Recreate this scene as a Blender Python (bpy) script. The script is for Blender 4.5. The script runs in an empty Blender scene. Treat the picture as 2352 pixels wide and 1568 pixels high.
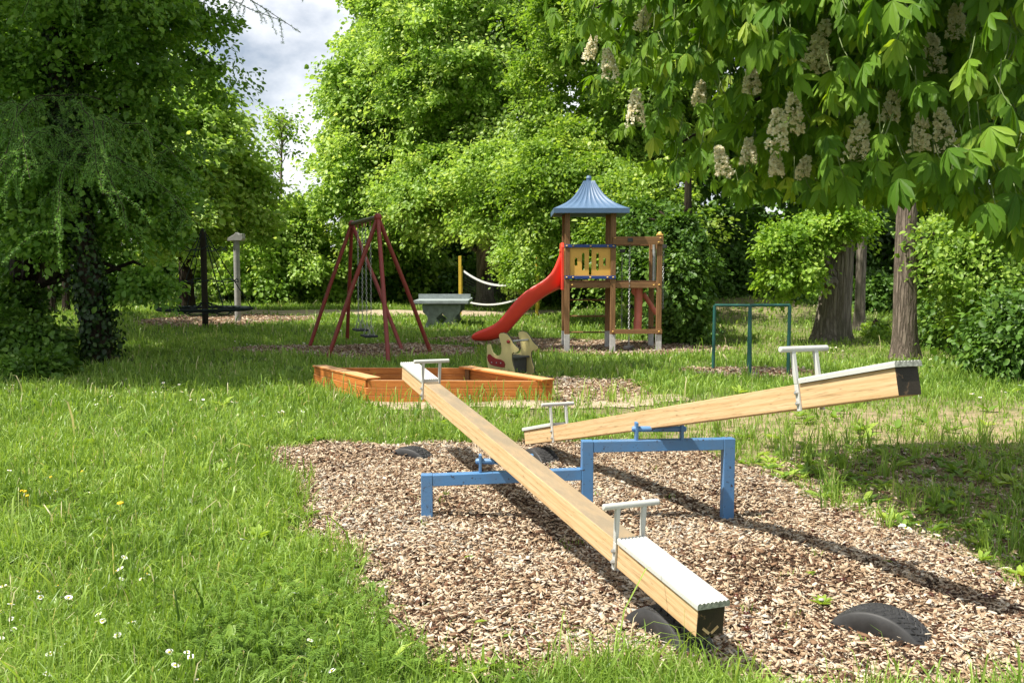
import bpy, bmesh, math, random
import numpy as np
from mathutils import Vector, Matrix
random.seed(7); RS = np.random.RandomState(11)
S = bpy.context.scene; COL = S.collection
R = math.radians
# ------------------------------------------------------------------ camera model (photo measured on a 2352 px wide copy)
F = 2090.0; CAMH = 1.6; TILT = math.atan2(164.0, F)
ct, st = math.cos(TILT), math.sin(TILT)
def ray(x, y):
    u = (x-1176)/F; v = (784-y)/F
    return Vector((u, ct+v*st, -st+v*ct))
def G(x, y, z=0.0):
    d = ray(x, y); return Vector((0, 0, CAMH))+d*((z-CAMH)/d.z)
def QA(x, y, A): return Vector((0, 0, CAMH))+ray(x, y)*A
def QY(x, y, Y):
    d = ray(x, y); return Vector((0, 0, CAMH))+d*(Y/d.y)
def proj(P):
    P = np.asarray(P, float); dy = P[..., 1]; dz = P[..., 2]-CAMH
    A = dy*ct-dz*st; v = dy*st+dz*ct
    return 1176+F*P[..., 0]/A, 784-F*v/A, A
SUN_EL, SUN_AZ = R(59), R(19)
SUNV = Vector((-math.cos(SUN_AZ)*math.cos(SUN_EL), -math.sin(SUN_AZ)*math.cos(SUN_EL), math.sin(SUN_EL)))
# ------------------------------------------------------------------ terrain
def sstep(a, b, x):
    t = np.clip((x-a)/(b-a), 0, 1); return t*t*(3-2*t)
def gz(x, y):
    x = np.asarray(x, float); y = np.asarray(y, float)
    b = .012*np.sin(x*2.3+.7*y)+.01*np.sin(y*3.1-x*1.3+1)+.006*np.sin(7*x+3*y)+.006*np.sin(6*y-4*x)
    b = b*sstep(60, 20, y)
    dip = -.05*np.exp(-(((x-1.32)/.55)**2+((y-5.85)/.7)**2))
    mound = .75*np.exp(-(((x-7.5)/4.0)**2+((y-30)/5.5)**2))
    return b+dip+mound
def gzf(x, y): return float(gz(x, y))
def inpoly(px, py, poly):
    n = len(poly); c = np.zeros(px.shape, bool); j = n-1
    for i in range(n):
        xi, yi = poly[i]; xj, yj = poly[j]
        cond = ((yi > py) != (yj > py)) & (px < (xj-xi)*(py-yi)/(yj-yi+1e-12)+xi)
        c ^= cond; j = i
    return c
def gpoly(pts): return [tuple(G(x, y)[:2]) for x, y in pts]
MAIN = gpoly([(612, 1034), (640, 1090), (685, 1160), (715, 1225), (790, 1285), (835, 1365), (880, 1430), (935, 1500), (975, 1538), (1050, 1548), (1180, 1556),
    (1330, 1546), (1470, 1512), (1590, 1528), (1700, 1572), (1800, 1590), (2100, 1600), (2700, 1620), (2760, 1420), (2352, 1345), (2230, 1290), (2080, 1225), (1930, 1170), (1800, 1115), (1700, 1065), (1600, 1032),
    (1450, 1022), (1330, 1024), (1220, 1014), (1080, 1022), (960, 1020), (860, 1026), (760, 1018), (680, 1026)])
SWB = gpoly([(500, 806), (560, 797), (700, 794), (850, 792), (960, 790), (1060, 793), (1110, 800), (1090, 815), (1000, 822), (900, 822), (760, 820), (620, 815)])
TWB = gpoly([(950, 778), (1060, 774), (1200, 776), (1330, 780), (1500, 786), (1640, 792), (1700, 800), (1640, 812), (1520, 815), (1380, 817), (1280, 811), (1200, 806), (1120, 794), (1000, 784)])
NTB = gpoly([(300, 737), (420, 727), (560, 723), (720, 726), (740, 735), (640, 741), (560, 747), (430, 752), (330, 752)])
BRB = gpoly([(1530, 848), (1600, 842), (1740, 844), (1860, 852), (1900, 868), (1800, 872), (1640, 866), (1560, 858)])
SBB = gpoly([(1180, 862), (1300, 866), (1420, 872), (1500, 890), (1480, 912), (1380, 926), (1270, 930), (1240, 905)])
SND = gpoly([(830, 925), (900, 918), (1100, 916), (1280, 916), (1420, 905), (1560, 905), (1580, 922), (1430, 938), (1250, 944), (1050, 936), (900, 940)])
BEDS = [MAIN, SWB, TWB, NTB, BRB, SBB]
# ------------------------------------------------------------------ mesh + object helpers
def np_mesh(name, V, faces, mat, rnd=None, uv=None, smooth=False):
    V = np.asarray(V, np.float32); me = bpy.data.meshes.new(name)
    me.vertices.add(len(V)); me.vertices.foreach_set('co', V.ravel())
    idx = np.concatenate([f.ravel() for f in faces]).astype(np.int32)
    tot = np.concatenate([np.full(len(f), f.shape[1], np.int32) for f in faces])
    start = np.concatenate([[0], np.cumsum(tot)[:-1]]).astype(np.int32)
    me.loops.add(len(idx)); me.loops.foreach_set('vertex_index', idx)
    me.polygons.add(len(tot)); me.polygons.foreach_set('loop_start', start)
    try: me.polygons.foreach_set('loop_total', tot)
    except Exception: pass
    if smooth: me.polygons.foreach_set('use_smooth', np.ones(len(tot), bool))
    if rnd is not None:
        a = me.attributes.new('rnd', 'FLOAT', 'POINT'); a.data.foreach_set('value', np.asarray(rnd, np.float32))
    if uv is not None:
        a = me.attributes.new('luv', 'FLOAT_VECTOR', 'POINT'); a.data.foreach_set('vector', np.asarray(uv, np.float32).ravel())
    me.update(calc_edges=True); me.validate(verbose=False)
    me.materials.append(mat); return me
def link(name, data, loc=(0, 0, 0), parent=None):
    o = bpy.data.objects.new(name, data); COL.objects.link(o); o.location = loc
    if parent is not None: o.parent = parent
    return o
def tag(o, label=None, cat=None, group=None, kind=None):
    if label: o['label'] = label
    if cat: o['category'] = cat
    if group: o['group'] = group
    if kind: o['kind'] = kind
    return o
def thing(name, base, label, cat, group=None):
    o = bpy.data.objects.new(name, None); COL.objects.link(o); o.location = base; o.empty_display_size = .2
    return tag(o, label, cat, group)
def root_loc(o):
    p = Vector((0, 0, 0))
    while o is not None: p += o.location; o = o.parent
    return p
class MB:
    def __init__(s): s.v = []; s.f = []
    def add(s, vs, fs):
        n = len(s.v); s.v += [tuple(v) for v in vs]; s.f += [tuple(i+n for i in f) for f in fs]; return s
    def obox(s, c, ax, ay, az):
        c, ax, ay, az = Vector(c), Vector(ax), Vector(ay), Vector(az)
        vs = [c+i*ax+j*ay+k*az for k in (-1, 1) for j in (-1, 1) for i in (-1, 1)]
        if ax.cross(ay).dot(az) < 0: vs = [vs[i] for i in (1, 0, 3, 2, 5, 4, 7, 6)]
        return s.add(vs, [(0, 2, 3, 1), (4, 5, 7, 6), (0, 1, 5, 4), (2, 6, 7, 3), (0, 4, 6, 2), (1, 3, 7, 5)])
    def box(s, x0, x1, y0, y1, z0, z1):
        return s.obox(((x0+x1)/2, (y0+y1)/2, (z0+z1)/2), ((x1-x0)/2, 0, 0), (0, (y1-y0)/2, 0), (0, 0, (z1-z0)/2))
    def bar(s, p0, p1, w, h, up=(0, 0, 1)):
        p0, p1 = Vector(p0), Vector(p1); d = p1-p0; L = d.length; d = d/L
        side = d.cross(Vector(up)).normalized(); u = side.cross(d)
        return s.obox((p0+p1)/2, d*L/2, side*w/2, u*h/2)
    def tube(s, pts, rad, n=10, cap=True):
        pts = [Vector(p) for p in pts]; m = len(pts)
        if not hasattr(rad, '__len__'): rad = [rad]*m
        base = len(s.v); ref = None
        for i, p in enumerate(pts):
            d = (pts[min(i+1, m-1)]-pts[max(i-1, 0)]).normalized()
            if ref is None: ref = Vector((1, 0, 0)) if abs(d.x) < .9 else Vector((0, 1, 0))
            a = (ref-d*ref.dot(d)).normalized(); b = d.cross(a); ref = a
            for k in range(n):
                t = 2*math.pi*k/n; s.v.append(tuple(p+(a*math.cos(t)+b*math.sin(t))*rad[i]))
        for i in range(m-1):
            for k in range(n):
                k2 = (k+1) % n; s.f.append((base+i*n+k, base+i*n+k2, base+(i+1)*n+k2, base+(i+1)*n+k))
        if cap:
            s.f.append(tuple(base+k for k in reversed(range(n)))); s.f.append(tuple(base+(m-1)*n+k for k in range(n)))
        return s
    def lathe(s, c, prof, n=16, axis=None):
        c = Vector(c); az = Vector(axis or (0, 0, 1)).normalized()
        a = (Vector((1, 0, 0)) if abs(az.x) < .9 else Vector((0, 1, 0))); a = (a-az*a.dot(az)).normalized(); b = az.cross(a)
        base = len(s.v)
        for r, z in prof:
            for k in range(n):
                t = 2*math.pi*k/n; s.v.append(tuple(c+az*z+(a*math.cos(t)+b*math.sin(t))*r))
        for i in range(len(prof)-1):
            for k in range(n):
                k2 = (k+1) % n; s.f.append((base+i*n+k, base+i*n+k2, base+(i+1)*n+k2, base+(i+1)*n+k))
        s.f.append(tuple(base+k for k in reversed(range(n)))); m = len(prof)-1; s.f.append(tuple(base+m*n+k for k in range(n)))
        return s
    def ball(s, c, r, n=10, m=6, sq=1):
        return s.lathe(c, [(max(1e-4, r*math.sin(math.pi*i/m)), -r*sq*math.cos(math.pi*i/m)) for i in range(m+1)], n)
    def hexbolt(s, p, d, r=.012, h=.009):
        return s.lathe(p, [(r*1.4, -.002), (r*1.4, .003), (r, .0035), (r, h), (r*.5, h), (r*.45, h+.004)], 6, d)
    def link(s, c, d, side, L, w, r):
        d, side, c = Vector(d).normalized(), Vector(side).normalized(), Vector(c); m = 8; base = len(s.v); nn = d.cross(side)
        for i in range(m):
            t = 2*math.pi*i/m; p = c+d*math.cos(t)*L/2+side*math.sin(t)*w/2; o = (d*math.cos(t)+side*math.sin(t)).normalized()
            for k in range(4):
                q = 2*math.pi*k/4; s.v.append(tuple(p+(o*math.cos(q)+nn*math.sin(q))*r))
        for i in range(m):
            for k in range(4):
                s.f.append((base+i*4+k, base+i*4+(k+1) % 4, base+((i+1) % m)*4+(k+1) % 4, base+((i+1) % m)*4+k))
        return s
    def chain(s, p0, p1, L=.05, w=.028, r=.0045):
        p0, p1 = Vector(p0), Vector(p1); d = p1-p0; n = max(2, int(d.length/(L*.78))); dn = d.normalized()
        a = Vector((1, 0, 0)) if abs(dn.x) < .8 else Vector((0, 1, 0)); a = (a-dn*a.dot(dn)).normalized(); b = dn.cross(a)
        for i in range(n): s.link(p0+d*((i+.5)/n), dn, a if i % 2 else b, L, w, r)
        return s
    def plate(s, outer, holes, th, O, U, Vv, N):
        """flat plate with holes: 2-D loops mapped O+U*u+V*v, thickness th along N"""
        bm = bmesh.new(); loops = []
        for lp in [outer]+holes:
            vs = [bm.verts.new((p[0], p[1], 0)) for p in lp]; loops.append(vs)
            for i in range(len(vs)): bm.edges.new((vs[i], vs[(i+1) % len(vs)]))
        bmesh.ops.triangle_fill(bm, use_beauty=True, use_dissolve=False, edges=bm.edges[:], normal=(0, 0, 1))
        bm.verts.index_update(); O, U, Vv, N = Vector(O), Vector(U), Vector(Vv), Vector(N)
        P = [O+U*v.co.x+Vv*v.co.y for v in bm.verts]; n = len(P)
        fs = [tuple(v.index for v in f.verts) for f in bm.faces]
        vs = [p-N*th/2 for p in P]+[p+N*th/2 for p in P]
        faces = [tuple(reversed(f)) for f in fs]+[tuple(i+n for i in f) for f in fs]
        for lp in loops:
            for i in range(len(lp)):
                a, b = lp[i].index, lp[(i+1) % len(lp)].index; faces.append((a, b, b+n, a+n))
        bm.free(); s.add(vs, faces); return s
    def mesh(s, name, mat, off=(0, 0, 0), smooth=False, fix=True):
        me = bpy.data.meshes.new(name); o = Vector(off)
        me.from_pydata([tuple(Vector(v)-o) for v in s.v], [], s.f); me.update()
        if fix:
            bm = bmesh.new(); bm.from_mesh(me); bmesh.ops.recalc_face_normals(bm, faces=bm.faces[:]); bm.to_mesh(me); bm.free()
        if smooth:
            me.polygons.foreach_set('use_smooth', np.ones(len(me.polygons), bool))
            try: me.set_sharp_from_angle(angle=R(40))
            except Exception: pass
        me.materials.append(mat); return me
def part(name, mb, mat, parent, bevel=0, smooth=False, local=False):
    off = (0, 0, 0) if local else root_loc(parent)
    o = link(name, mb.mesh(name, mat, off, smooth), (0, 0, 0), parent)
    if bevel:
        m = o.modifiers.new('bevel', 'BEVEL'); m.width = bevel; m.segments = 2; m.limit_method = 'ANGLE'; m.angle_limit = R(40)
    return o
# ------------------------------------------------------------------ materials
class NT:
    def __init__(s, name):
        s.m = bpy.data.materials.new(name); s.m.use_nodes = True; s.t = s.m.node_tree; s.t.nodes.clear()
        s.out = s.t.nodes.new('ShaderNodeOutputMaterial')
    def n(s, typ, **kw):
        nd = s.t.nodes.new(typ)
        for k, v in kw.items():
            if k.startswith('i_'):
                key = k[2:]; nd.inputs[int(key) if key.isdigit() else key.replace('_', ' ')].default_value = v
            else: setattr(nd, k, v)
        return nd
    def l(s, a, b): s.t.links.new(a, b)
    def coord(s, kind='Object', scale=(1, 1, 1)):
        tc = s.n('ShaderNodeTexCoord'); mp = s.n('ShaderNodeMapping'); mp.inputs['Scale'].default_value = scale
        s.l(tc.outputs[kind], mp.inputs['Vector']); return mp.outputs[0]
    def noise(s, vec, scale, detail=4, rough=.55):
        nd = s.n('ShaderNodeTexNoise'); nd.inputs['Scale'].default_value = scale; nd.inputs['Detail'].default_value = detail
        nd.inputs['Roughness'].default_value = rough; s.l(vec, nd.inputs['Vector']); return nd.outputs['Fac']
    def ramp(s, fac, stops, mode='LINEAR'):
        nd = s.n('ShaderNodeValToRGB'); cr = nd.color_ramp; cr.interpolation = mode
        while len(cr.elements) < len(stops): cr.elements.new(.5)
        for e, (p, c) in zip(cr.elements, stops):
            e.position = p; e.color = (c, c, c, 1) if not hasattr(c, '__len__') else (*c[:3], 1)
        s.l(fac, nd.inputs[0]); return nd.outputs[0]
    def mix(s, fac, a, b, mode='MIX'):
        nd = s.n('ShaderNodeMix', data_type='RGBA', blend_type=mode)
        for sock, v in ((nd.inputs[0], fac), (nd.inputs[6], a), (nd.inputs[7], b)):
            if hasattr(v, 'is_linked'): s.l(v, sock)
            elif hasattr(v, '__len__'): sock.default_value = (*v[:3], 1)
            else: sock.default_value = v
        return nd.outputs[2]
    def bsdf(s, col, rough=.5, spec=.5, bump=None, bstr=.3, bdist=.01, metal=0):
        b = s.n('ShaderNodeBsdfPrincipled')
        if hasattr(col, 'is_linked'): s.l(col, b.inputs['Base Color'])
        else: b.inputs['Base Color'].default_value = (*col[:3], 1)
        if hasattr(rough, 'is_linked'): s.l(rough, b.inputs['Roughness'])
        else: b.inputs['Roughness'].default_value = rough
        b.inputs['Specular IOR Level'].default_value = spec; b.inputs['Metallic'].default_value = metal
        if bump is not None:
            bp = s.n('ShaderNodeBump'); bp.inputs['Strength'].default_value = bstr; bp.inputs['Distance'].default_value = bdist
            s.l(bump, bp.inputs['Height']); s.l(bp.outputs[0], b.inputs['Normal'])
        return b.outputs[0]
    def done(s, sh): s.l(sh, s.out.inputs[0]); return s.m
def attr(t, name='rnd', out='Fac'): return t.n('ShaderNodeAttribute', attribute_name=name).outputs[out]
def m_leaf(name, stops, trans=.35, tcol=(1.25, 1.25, .55), rough=.45, spec=.35, veins=False):
    t = NT(name); c = t.ramp(attr(t), stops); bump = None
    if veins:
        uv = t.n('ShaderNodeAttribute', attribute_name='luv').outputs['Vector']
        sp = t.n('ShaderNodeSeparateXYZ'); t.l(uv, sp.inputs[0])
        ab = t.n('ShaderNodeMath', operation='ABSOLUTE'); t.l(sp.outputs[0], ab.inputs[0])
        m1 = t.n('ShaderNodeMath', operation='MULTIPLY_ADD'); t.l(ab.outputs[0], m1.inputs[0]); m1.inputs[1].default_value = -.42; t.l(sp.outputs[1], m1.inputs[2])
        m2 = t.n('ShaderNodeMath', operation='MULTIPLY'); t.l(m1.outputs[0], m2.inputs[0]); m2.inputs[1].default_value = 85
        sn = t.n('ShaderNodeMath', operation='SINE'); t.l(m2.outputs[0], sn.inputs[0]); bump = sn.outputs[0]
        rib = t.ramp(ab.outputs[0], [(0, 1.0), (.05, 0.0)]); c = t.mix(rib, c, (.14, .2, .05))
    b = t.bsdf(c, rough, spec, bump, .35, .006)
    tr = t.n('ShaderNodeBsdfTranslucent'); t.l(t.mix(1.0, c, tcol, 'MULTIPLY'), tr.inputs[0])
    mx = t.n('ShaderNodeMixShader'); mx.inputs[0].default_value = trans; t.l(b, mx.inputs[1]); t.l(tr.outputs[0], mx.inputs[2])
    return t.done(mx.outputs[0])
def m_wood(name, c0, c1, c2, axis='x', weather=None, knots=True, rough=.65, gs=1.0, grain=.4):
    t = NT(name); sc = {'x': (.9, 14, 14), 'y': (14, .9, 14), 'z': (14, 14, .9)}[axis]; sc = tuple(q*gs for q in sc)
    v = t.coord('Object', sc); f1 = t.noise(v, 2.2, 6, .6); f2 = t.noise(v, 9, 3, .6)
    w = t.n('ShaderNodeTexWave', wave_type='BANDS'); w.bands_direction = 'Z' if axis != 'z' else 'X'
    w.inputs['Scale'].default_value = .55; w.inputs['Distortion'].default_value = 7; w.inputs['Detail'].default_value = 3; w.inputs['Detail Scale'].default_value = .8; t.l(v, w.inputs['Vector'])
    c = t.mix(t.ramp(f1, [(.3, 0.), (.7, 1.)]), c0, c1); c = t.mix(t.ramp(w.outputs['Fac'], [(.45, 0.), (1, grain)]), c, c2)
    c = t.mix(t.ramp(f2, [(.33, .4), (.5, 0.)]), c, c2)
    if knots:
        vo = t.n('ShaderNodeTexVoronoi'); vo.inputs['Scale'].default_value = 2.6; vk = t.coord('Object', tuple(1.1 if q < 5 else 2.6 for q in sc)); t.l(vk, vo.inputs['Vector'])
        c = t.mix(t.ramp(vo.outputs['Distance'], [(.035, 1.), (.075, 0.)]), c, tuple(q*.45 for q in c2))
    cr = t.noise(t.coord('Object', tuple(.5 if q < 5 else 22*1.0 for q in sc)), 3.1, 2, .5); c = t.mix(t.ramp(cr, [(.485, 0.), (.5, .7), (.515, 0.)]), c, tuple(q*.4 for q in c2))
    if weather:
        gn = t.n('ShaderNodeTexCoord'); sp = t.n('ShaderNodeSeparateXYZ'); t.l(gn.outputs['Normal'], sp.inputs[0])
        blot = t.noise(t.coord('Object', (3, 9, 9)), 1.2, 5, .65)
        k = t.n('ShaderNodeMath', operation='MULTIPLY'); t.l(t.ramp(sp.outputs[2], [(.75, 0.), (.95, 1.)]), k.inputs[0]); t.l(t.ramp(blot, [(.3, .6), (.6, 1.)]), k.inputs[1])
        c = t.mix(k.outputs[0], c, weather)
    return t.done(t.bsdf(c, rough, .3, f2, .25, .004))
def m_paint(name, col, chip=(.12, .06, .035), chipamt=.64, rough=.4, dirt=(.3, .28, .22), dirtamt=.25, scale=30, spec=.5, bump=.15):
    t = NT(name); v = t.coord('Object'); n1 = t.noise(v, scale, 6, .7); n2 = t.noise(v, 5, 5, .6); n3 = t.noise(v, 90, 3, .6)
    c = t.mix(t.ramp(n2, [(.42, 0.), (.75, dirtamt)]), col, dirt)
    c = t.mix(t.ramp(n2, [(.25, .25), (.5, 0.)]), c, tuple(min(1, q*1.25+.01) for q in col))
    c = t.mix(t.ramp(n1, [(chipamt, 0.), (chipamt+.03, 1.)]), c, chip)
    return t.done(t.bsdf(c, rough, spec, n3, bump, .003))
def m_plain(name, col, rough=.5, spec=.5, var=.25, scale=8, metal=0):
    t = NT(name); v = t.coord('Object'); n = t.noise(v, scale, 5, .6); n2 = t.noise(v, scale*9, 3, .6)
    c = t.mix(t.ramp(n, [(.3, 0.), (.7, 1.)]), tuple(q*(1-var) for q in col), tuple(min(1, q*(1+var)) for q in col))
    return t.done(t.bsdf(c, rough, spec, n2, .12, .003, metal))
def m_bark(name, c0, c1, sc=1.0):
    t = NT(name); v = t.coord('Object', (10*sc, 10*sc, .95*sc)); vo = t.n('ShaderNodeTexVoronoi', feature='DISTANCE_TO_EDGE'); vo.inputs['Scale'].default_value = 1.6
    dn = t.n('ShaderNodeTexNoise'); dn.inputs['Scale'].default_value = 2.5; t.l(v, dn.inputs['Vector']); t.l(t.mix(.45, v, dn.outputs['Color']), vo.inputs['Vector'])
    n = t.noise(v, 3, 6, .7); h = t.ramp(vo.outputs['Distance'], [(0, .25), (.24, 1.)])
    c = t.mix(h, c0, c1); c = t.mix(t.ramp(n, [(.35, .7), (.65, 0.)]), c, tuple(q*.55 for q in c1))
    moss = t.noise(t.coord('Object', (1, 1, .6)), 1.8, 4, .6); c = t.mix(t.ramp(moss, [(.52, 0.), (.72, .45)]), c, (.06, .075, .025))
    return t.done(t.bsdf(c, .9, .15, h, .9, .03))
def m_ground():
    t = NT('lawn_soil'); v = t.coord('Object'); n = t.noise(v, .55, 5, .6); n2 = t.noise(v, 14, 5, .65); n3 = t.noise(v, 70, 3, .7)
    c = t.mix(t.ramp(n2, [(.3, 0.), (.65, 1.)]), (.045, .085, .016), (.095, .15, .03))
    c = t.mix(t.ramp(n, [(.52, 0.), (.68, .55)]), c, (.17, .14, .075)); c = t.mix(t.ramp(n3, [(.3, .6), (.55, 0.)]), c, (.03, .045, .012))
    k = t.n('ShaderNodeMath', operation='MULTIPLY'); t.l(t.n('ShaderNodeAttribute', attribute_name='rnd').outputs['Fac'], k.inputs[0]); t.l(t.ramp(t.noise(v, 5, 5, .65), [(.3, .25), (.6, 1.)]), k.inputs[1])
    c = t.mix(k.outputs[0], c, t.mix(t.ramp(n3, [(.3, 0.), (.6, 1.)]), (.2, .14, .085), (.4, .31, .2)))
    return t.done(t.bsdf(c, .95, .1, n2, .6, .03))
def m_mulch():
    t = NT('mulch'); v = t.coord('Object'); n = t.noise(v, 26, 5, .7); vo = t.n('ShaderNodeTexVoronoi'); vo.inputs['Scale'].default_value = 38; t.l(v, vo.inputs['Vector'])
    sp = t.n('ShaderNodeSeparateColor'); t.l(vo.outputs['Color'], sp.inputs[0])
    c = t.ramp(sp.outputs[0], [(0, (.07, .035, .02)), (.3, (.18, .1, .06)), (.6, (.3, .19, .115)), (1, (.42, .3, .2))])
    c = t.mix(t.ramp(n, [(.35, .8), (.6, 0.)]), c, (.05, .028, .016))
    return t.done(t.bsdf(c, .95, .1, n, .8, .03))
def m_chips():
    t = NT('wood_chips'); c = t.ramp(attr(t), [(0, (.016, .01, .007)), (.14, (.06, .028, .017)), (.26, (.16, .085, .05)), (.38, (.3, .205, .125)), (.54, (.43, .325, .215)), (.72, (.55, .435, .31)), (.9, (.68, .59, .46)), (1, (.42, .4, .35))])
    n = t.noise(t.coord('Object', (1, 1, 1)), 90, 4, .7); c = t.mix(t.ramp(n, [(.3, .45), (.55, 0.)]), c, (.2, .11, .06))
    return t.done(t.bsdf(c, .85, .2, n, .4, .004))
def m_sand():
    t = NT('sand'); v = t.coord('Object'); n = t.noise(v, 6, 6, .7); n2 = t.noise(v, 120, 3, .6)
    c = t.mix(t.ramp(n, [(.35, 0.), (.65, 1.)]), (.33, .26, .18), (.5, .42, .31)); c = t.mix(t.ramp(n2, [(.35, .5), (.6, 0.)]), c, (.25, .19, .12))
    return t.done(t.bsdf(c, .95, .1, n2, .5, .01))
GRASS = m_leaf('grass_blades', [(0, (.08, .155, .024)), (.3, (.18, .305, .044)), (.65, (.305, .45, .082)), (.92, (.48, .59, .18)), (1, (.62, .56, .34))], .42, (1.15, 1.12, .55), .4, .4)
WEED = m_leaf('broad_weeds', [(0, (.09, .18, .025)), (.5, (.2, .33, .05)), (1, (.42, .54, .09))], .4)
MAPLE = m_leaf('maple_leaves', [(0, (.105, .215, .03)), (.3, (.225, .385, .06)), (.65, (.38, .55, .12)), (1, (.66, .77, .32))], .5, (1.2, 1.15, .6))
LIME = m_leaf('lime_leaves', [(0, (.095, .185, .022)), (.4, (.2, .34, .045)), (.75, (.35, .49, .085)), (1, (.6, .69, .24))], .47)
DARK = m_leaf('dark_leaves', [(0, (.04, .095, .014)), (.5, (.09, .19, .026)), (1, (.18, .3, .045))], .36)
GROVE = m_leaf('grove_leaves', [(0, (.065, .155, .02)), (.5, (.15, .3, .04)), (1, (.3, .47, .08))], .42)
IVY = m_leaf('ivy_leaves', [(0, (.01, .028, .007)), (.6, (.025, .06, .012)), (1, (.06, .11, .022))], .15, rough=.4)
LARCH = m_leaf('larch_needles', [(0, (.1, .24, .06)), (.5, (.2, .4, .1)), (1, (.34, .55, .16))], .42)
FRESH = m_leaf('fresh_leaves', [(0, (.12, .24, .02)), (.5, (.22, .38, .04)), (1, (.42, .55, .1))], .45)
CHEST = m_leaf('chestnut_leaves', [(0, (.06, .15, .013)), (.4, (.125, .255, .022)), (.75, (.21, .36, .036)), (1, (.44, .54, .09))], .42, (1.4, 1.35, .3), .45, .22, veins=True)
BARKD = m_bark('dark_bark', (.012, .009, .006), (.05, .036, .026))
BARKG = m_bark('grey_bark', (.045, .035, .027), (.27, .235, .19), 1.5)
BARKR = m_bark('brown_bark', (.05, .036, .026), (.25, .2, .16), 1.9)
PINE = m_wood('pine_beam', (.55, .37, .19), (.64, .46, .27), (.42, .26, .115), 'x', weather=(.25, .2, .135), grain=.5)
ORANGE = m_wood('orange_glazed_wood', (.46, .15, .03), (.57, .21, .046), (.27, .075, .016), 'x', weather=(.6, .34, .16), grain=.25)
TWX = m_wood('brown_wood_x', (.2, .105, .044), (.28, .15, .065), (.1, .05, .02), 'x')
TWY = m_wood('brown_wood_y', (.2, .105, .044), (.28, .15, .065), (.1, .05, .02), 'y')
TWZ = m_wood('brown_wood_z', (.2, .105, .044), (.28, .15, .065), (.1, .05, .02), 'z')
BLUE = m_paint('blue_paint', (.075, .205, .42), (.035, .025, .02), .61, .45, (.13, .17, .22), .5)
WHITE = m_paint('white_paint', (.48, .49, .475), (.25, .24, .2), .64, .5, (.5, .49, .43), .5, 70)
ENDGRAIN = m_plain('grey_end_grain', (.3, .31, .27), .8, .2, .6, 60)
BLACK = m_paint('dark_end_paint', (.02, .016, .011), (.11, .07, .04), .6, .6, (.06, .045, .03), .6, 26, .3, .4)
STEEL = m_plain('galvanised_steel', (.42, .43, .43), .45, .5, .2, 20, .6)
FOOTM = m_plain('steel_foot', (.42, .42, .4), .6, .5, .2, 12)
RUBBER = m_plain('tyre_rubber', (.03, .03, .031), .6, .45, .35, 14)
BLUEROOF = m_plain('blue_plastic_roof', (.085, .15, .255), .5, .5, .1, 3)
NAVY = m_plain('navy_plastic', (.02, .05, .2), .45, .5, .15, 9)
YELLOW = m_plain('yellow_panel', (.68, .38, .08), .5, .4, .08, 4)
CAPY = m_plain('yellow_caps', (.7, .45, .12), .45, .5, .1, 9)
RED = m_plain('red_plastic', (.78, .06, .035), .36, .5, .08, 2.5)
PINK = m_plain('faded_red_pipe', (.5, .14, .09), .5, .4, .2, 5)
RUST = m_paint('rust_red_paint', (.24, .032, .024), (.09, .04, .025), .62, .5, (.2, .07, .05), .5)
GREENP = m_paint('green_paint', (.012, .085, .07), (.03, .04, .03), .7, .4, (.05, .11, .1), .4)
CONC = m_plain('concrete', (.2, .225, .215), .85, .2, .25, 7)
SLATE = m_plain('table_top_concrete', (.27, .31, .31), .7, .3, .2, 9)
CREAM = m_plain('cream_panel', (.62, .53, .23), .45, .4, .06, 5)
DREDP = m_plain('dark_red_panel', (.28, .018, .016), .4, .5, .1, 6)
DGREY = m_plain('dark_grey', (.05, .052, .05), .6, .4, .3, 9)
ROPE = m_plain('dark_rope', (.012, .02, .02), .8, .2, .3, 9)
NETW = m_plain('white_tape', (.75, .75, .74), .7, .2, .1, 5)
NETD = m_plain('net_cord', (.05, .05, .055), .8, .2, .1, 5)
YPOST = m_plain('yellow_post', (.72, .48, .06), .5, .4, .12, 5)
PALEW = m_plain('weathered_grey_wood', (.3, .3, .28), .8, .2, .25, 6)
DPOST = m_plain('dark_post', (.03, .024, .016), .8, .2, .3, 6)
PETAL = m_plain('daisy_petals', (.85, .85, .83), .7, .2, .03, 5)
YOLK = m_plain('daisy_yellow', (.75, .5, .03), .7, .2, .1, 5)
CONKER = m_plain('conker_brown', (.07, .018, .01), .3, .5, .4, 30)
FLOR = m_leaf('chestnut_florets', [(0, (.4, .42, .2)), (.02, (.78, .7, .5)), (.3, (.92, .87, .68)), (1, (.97, .95, .86))], .45, (1, .99, .92))
CHIPS = m_chips(); MULCH = m_mulch(); SAND = m_sand(); SOIL = m_ground()

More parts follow.
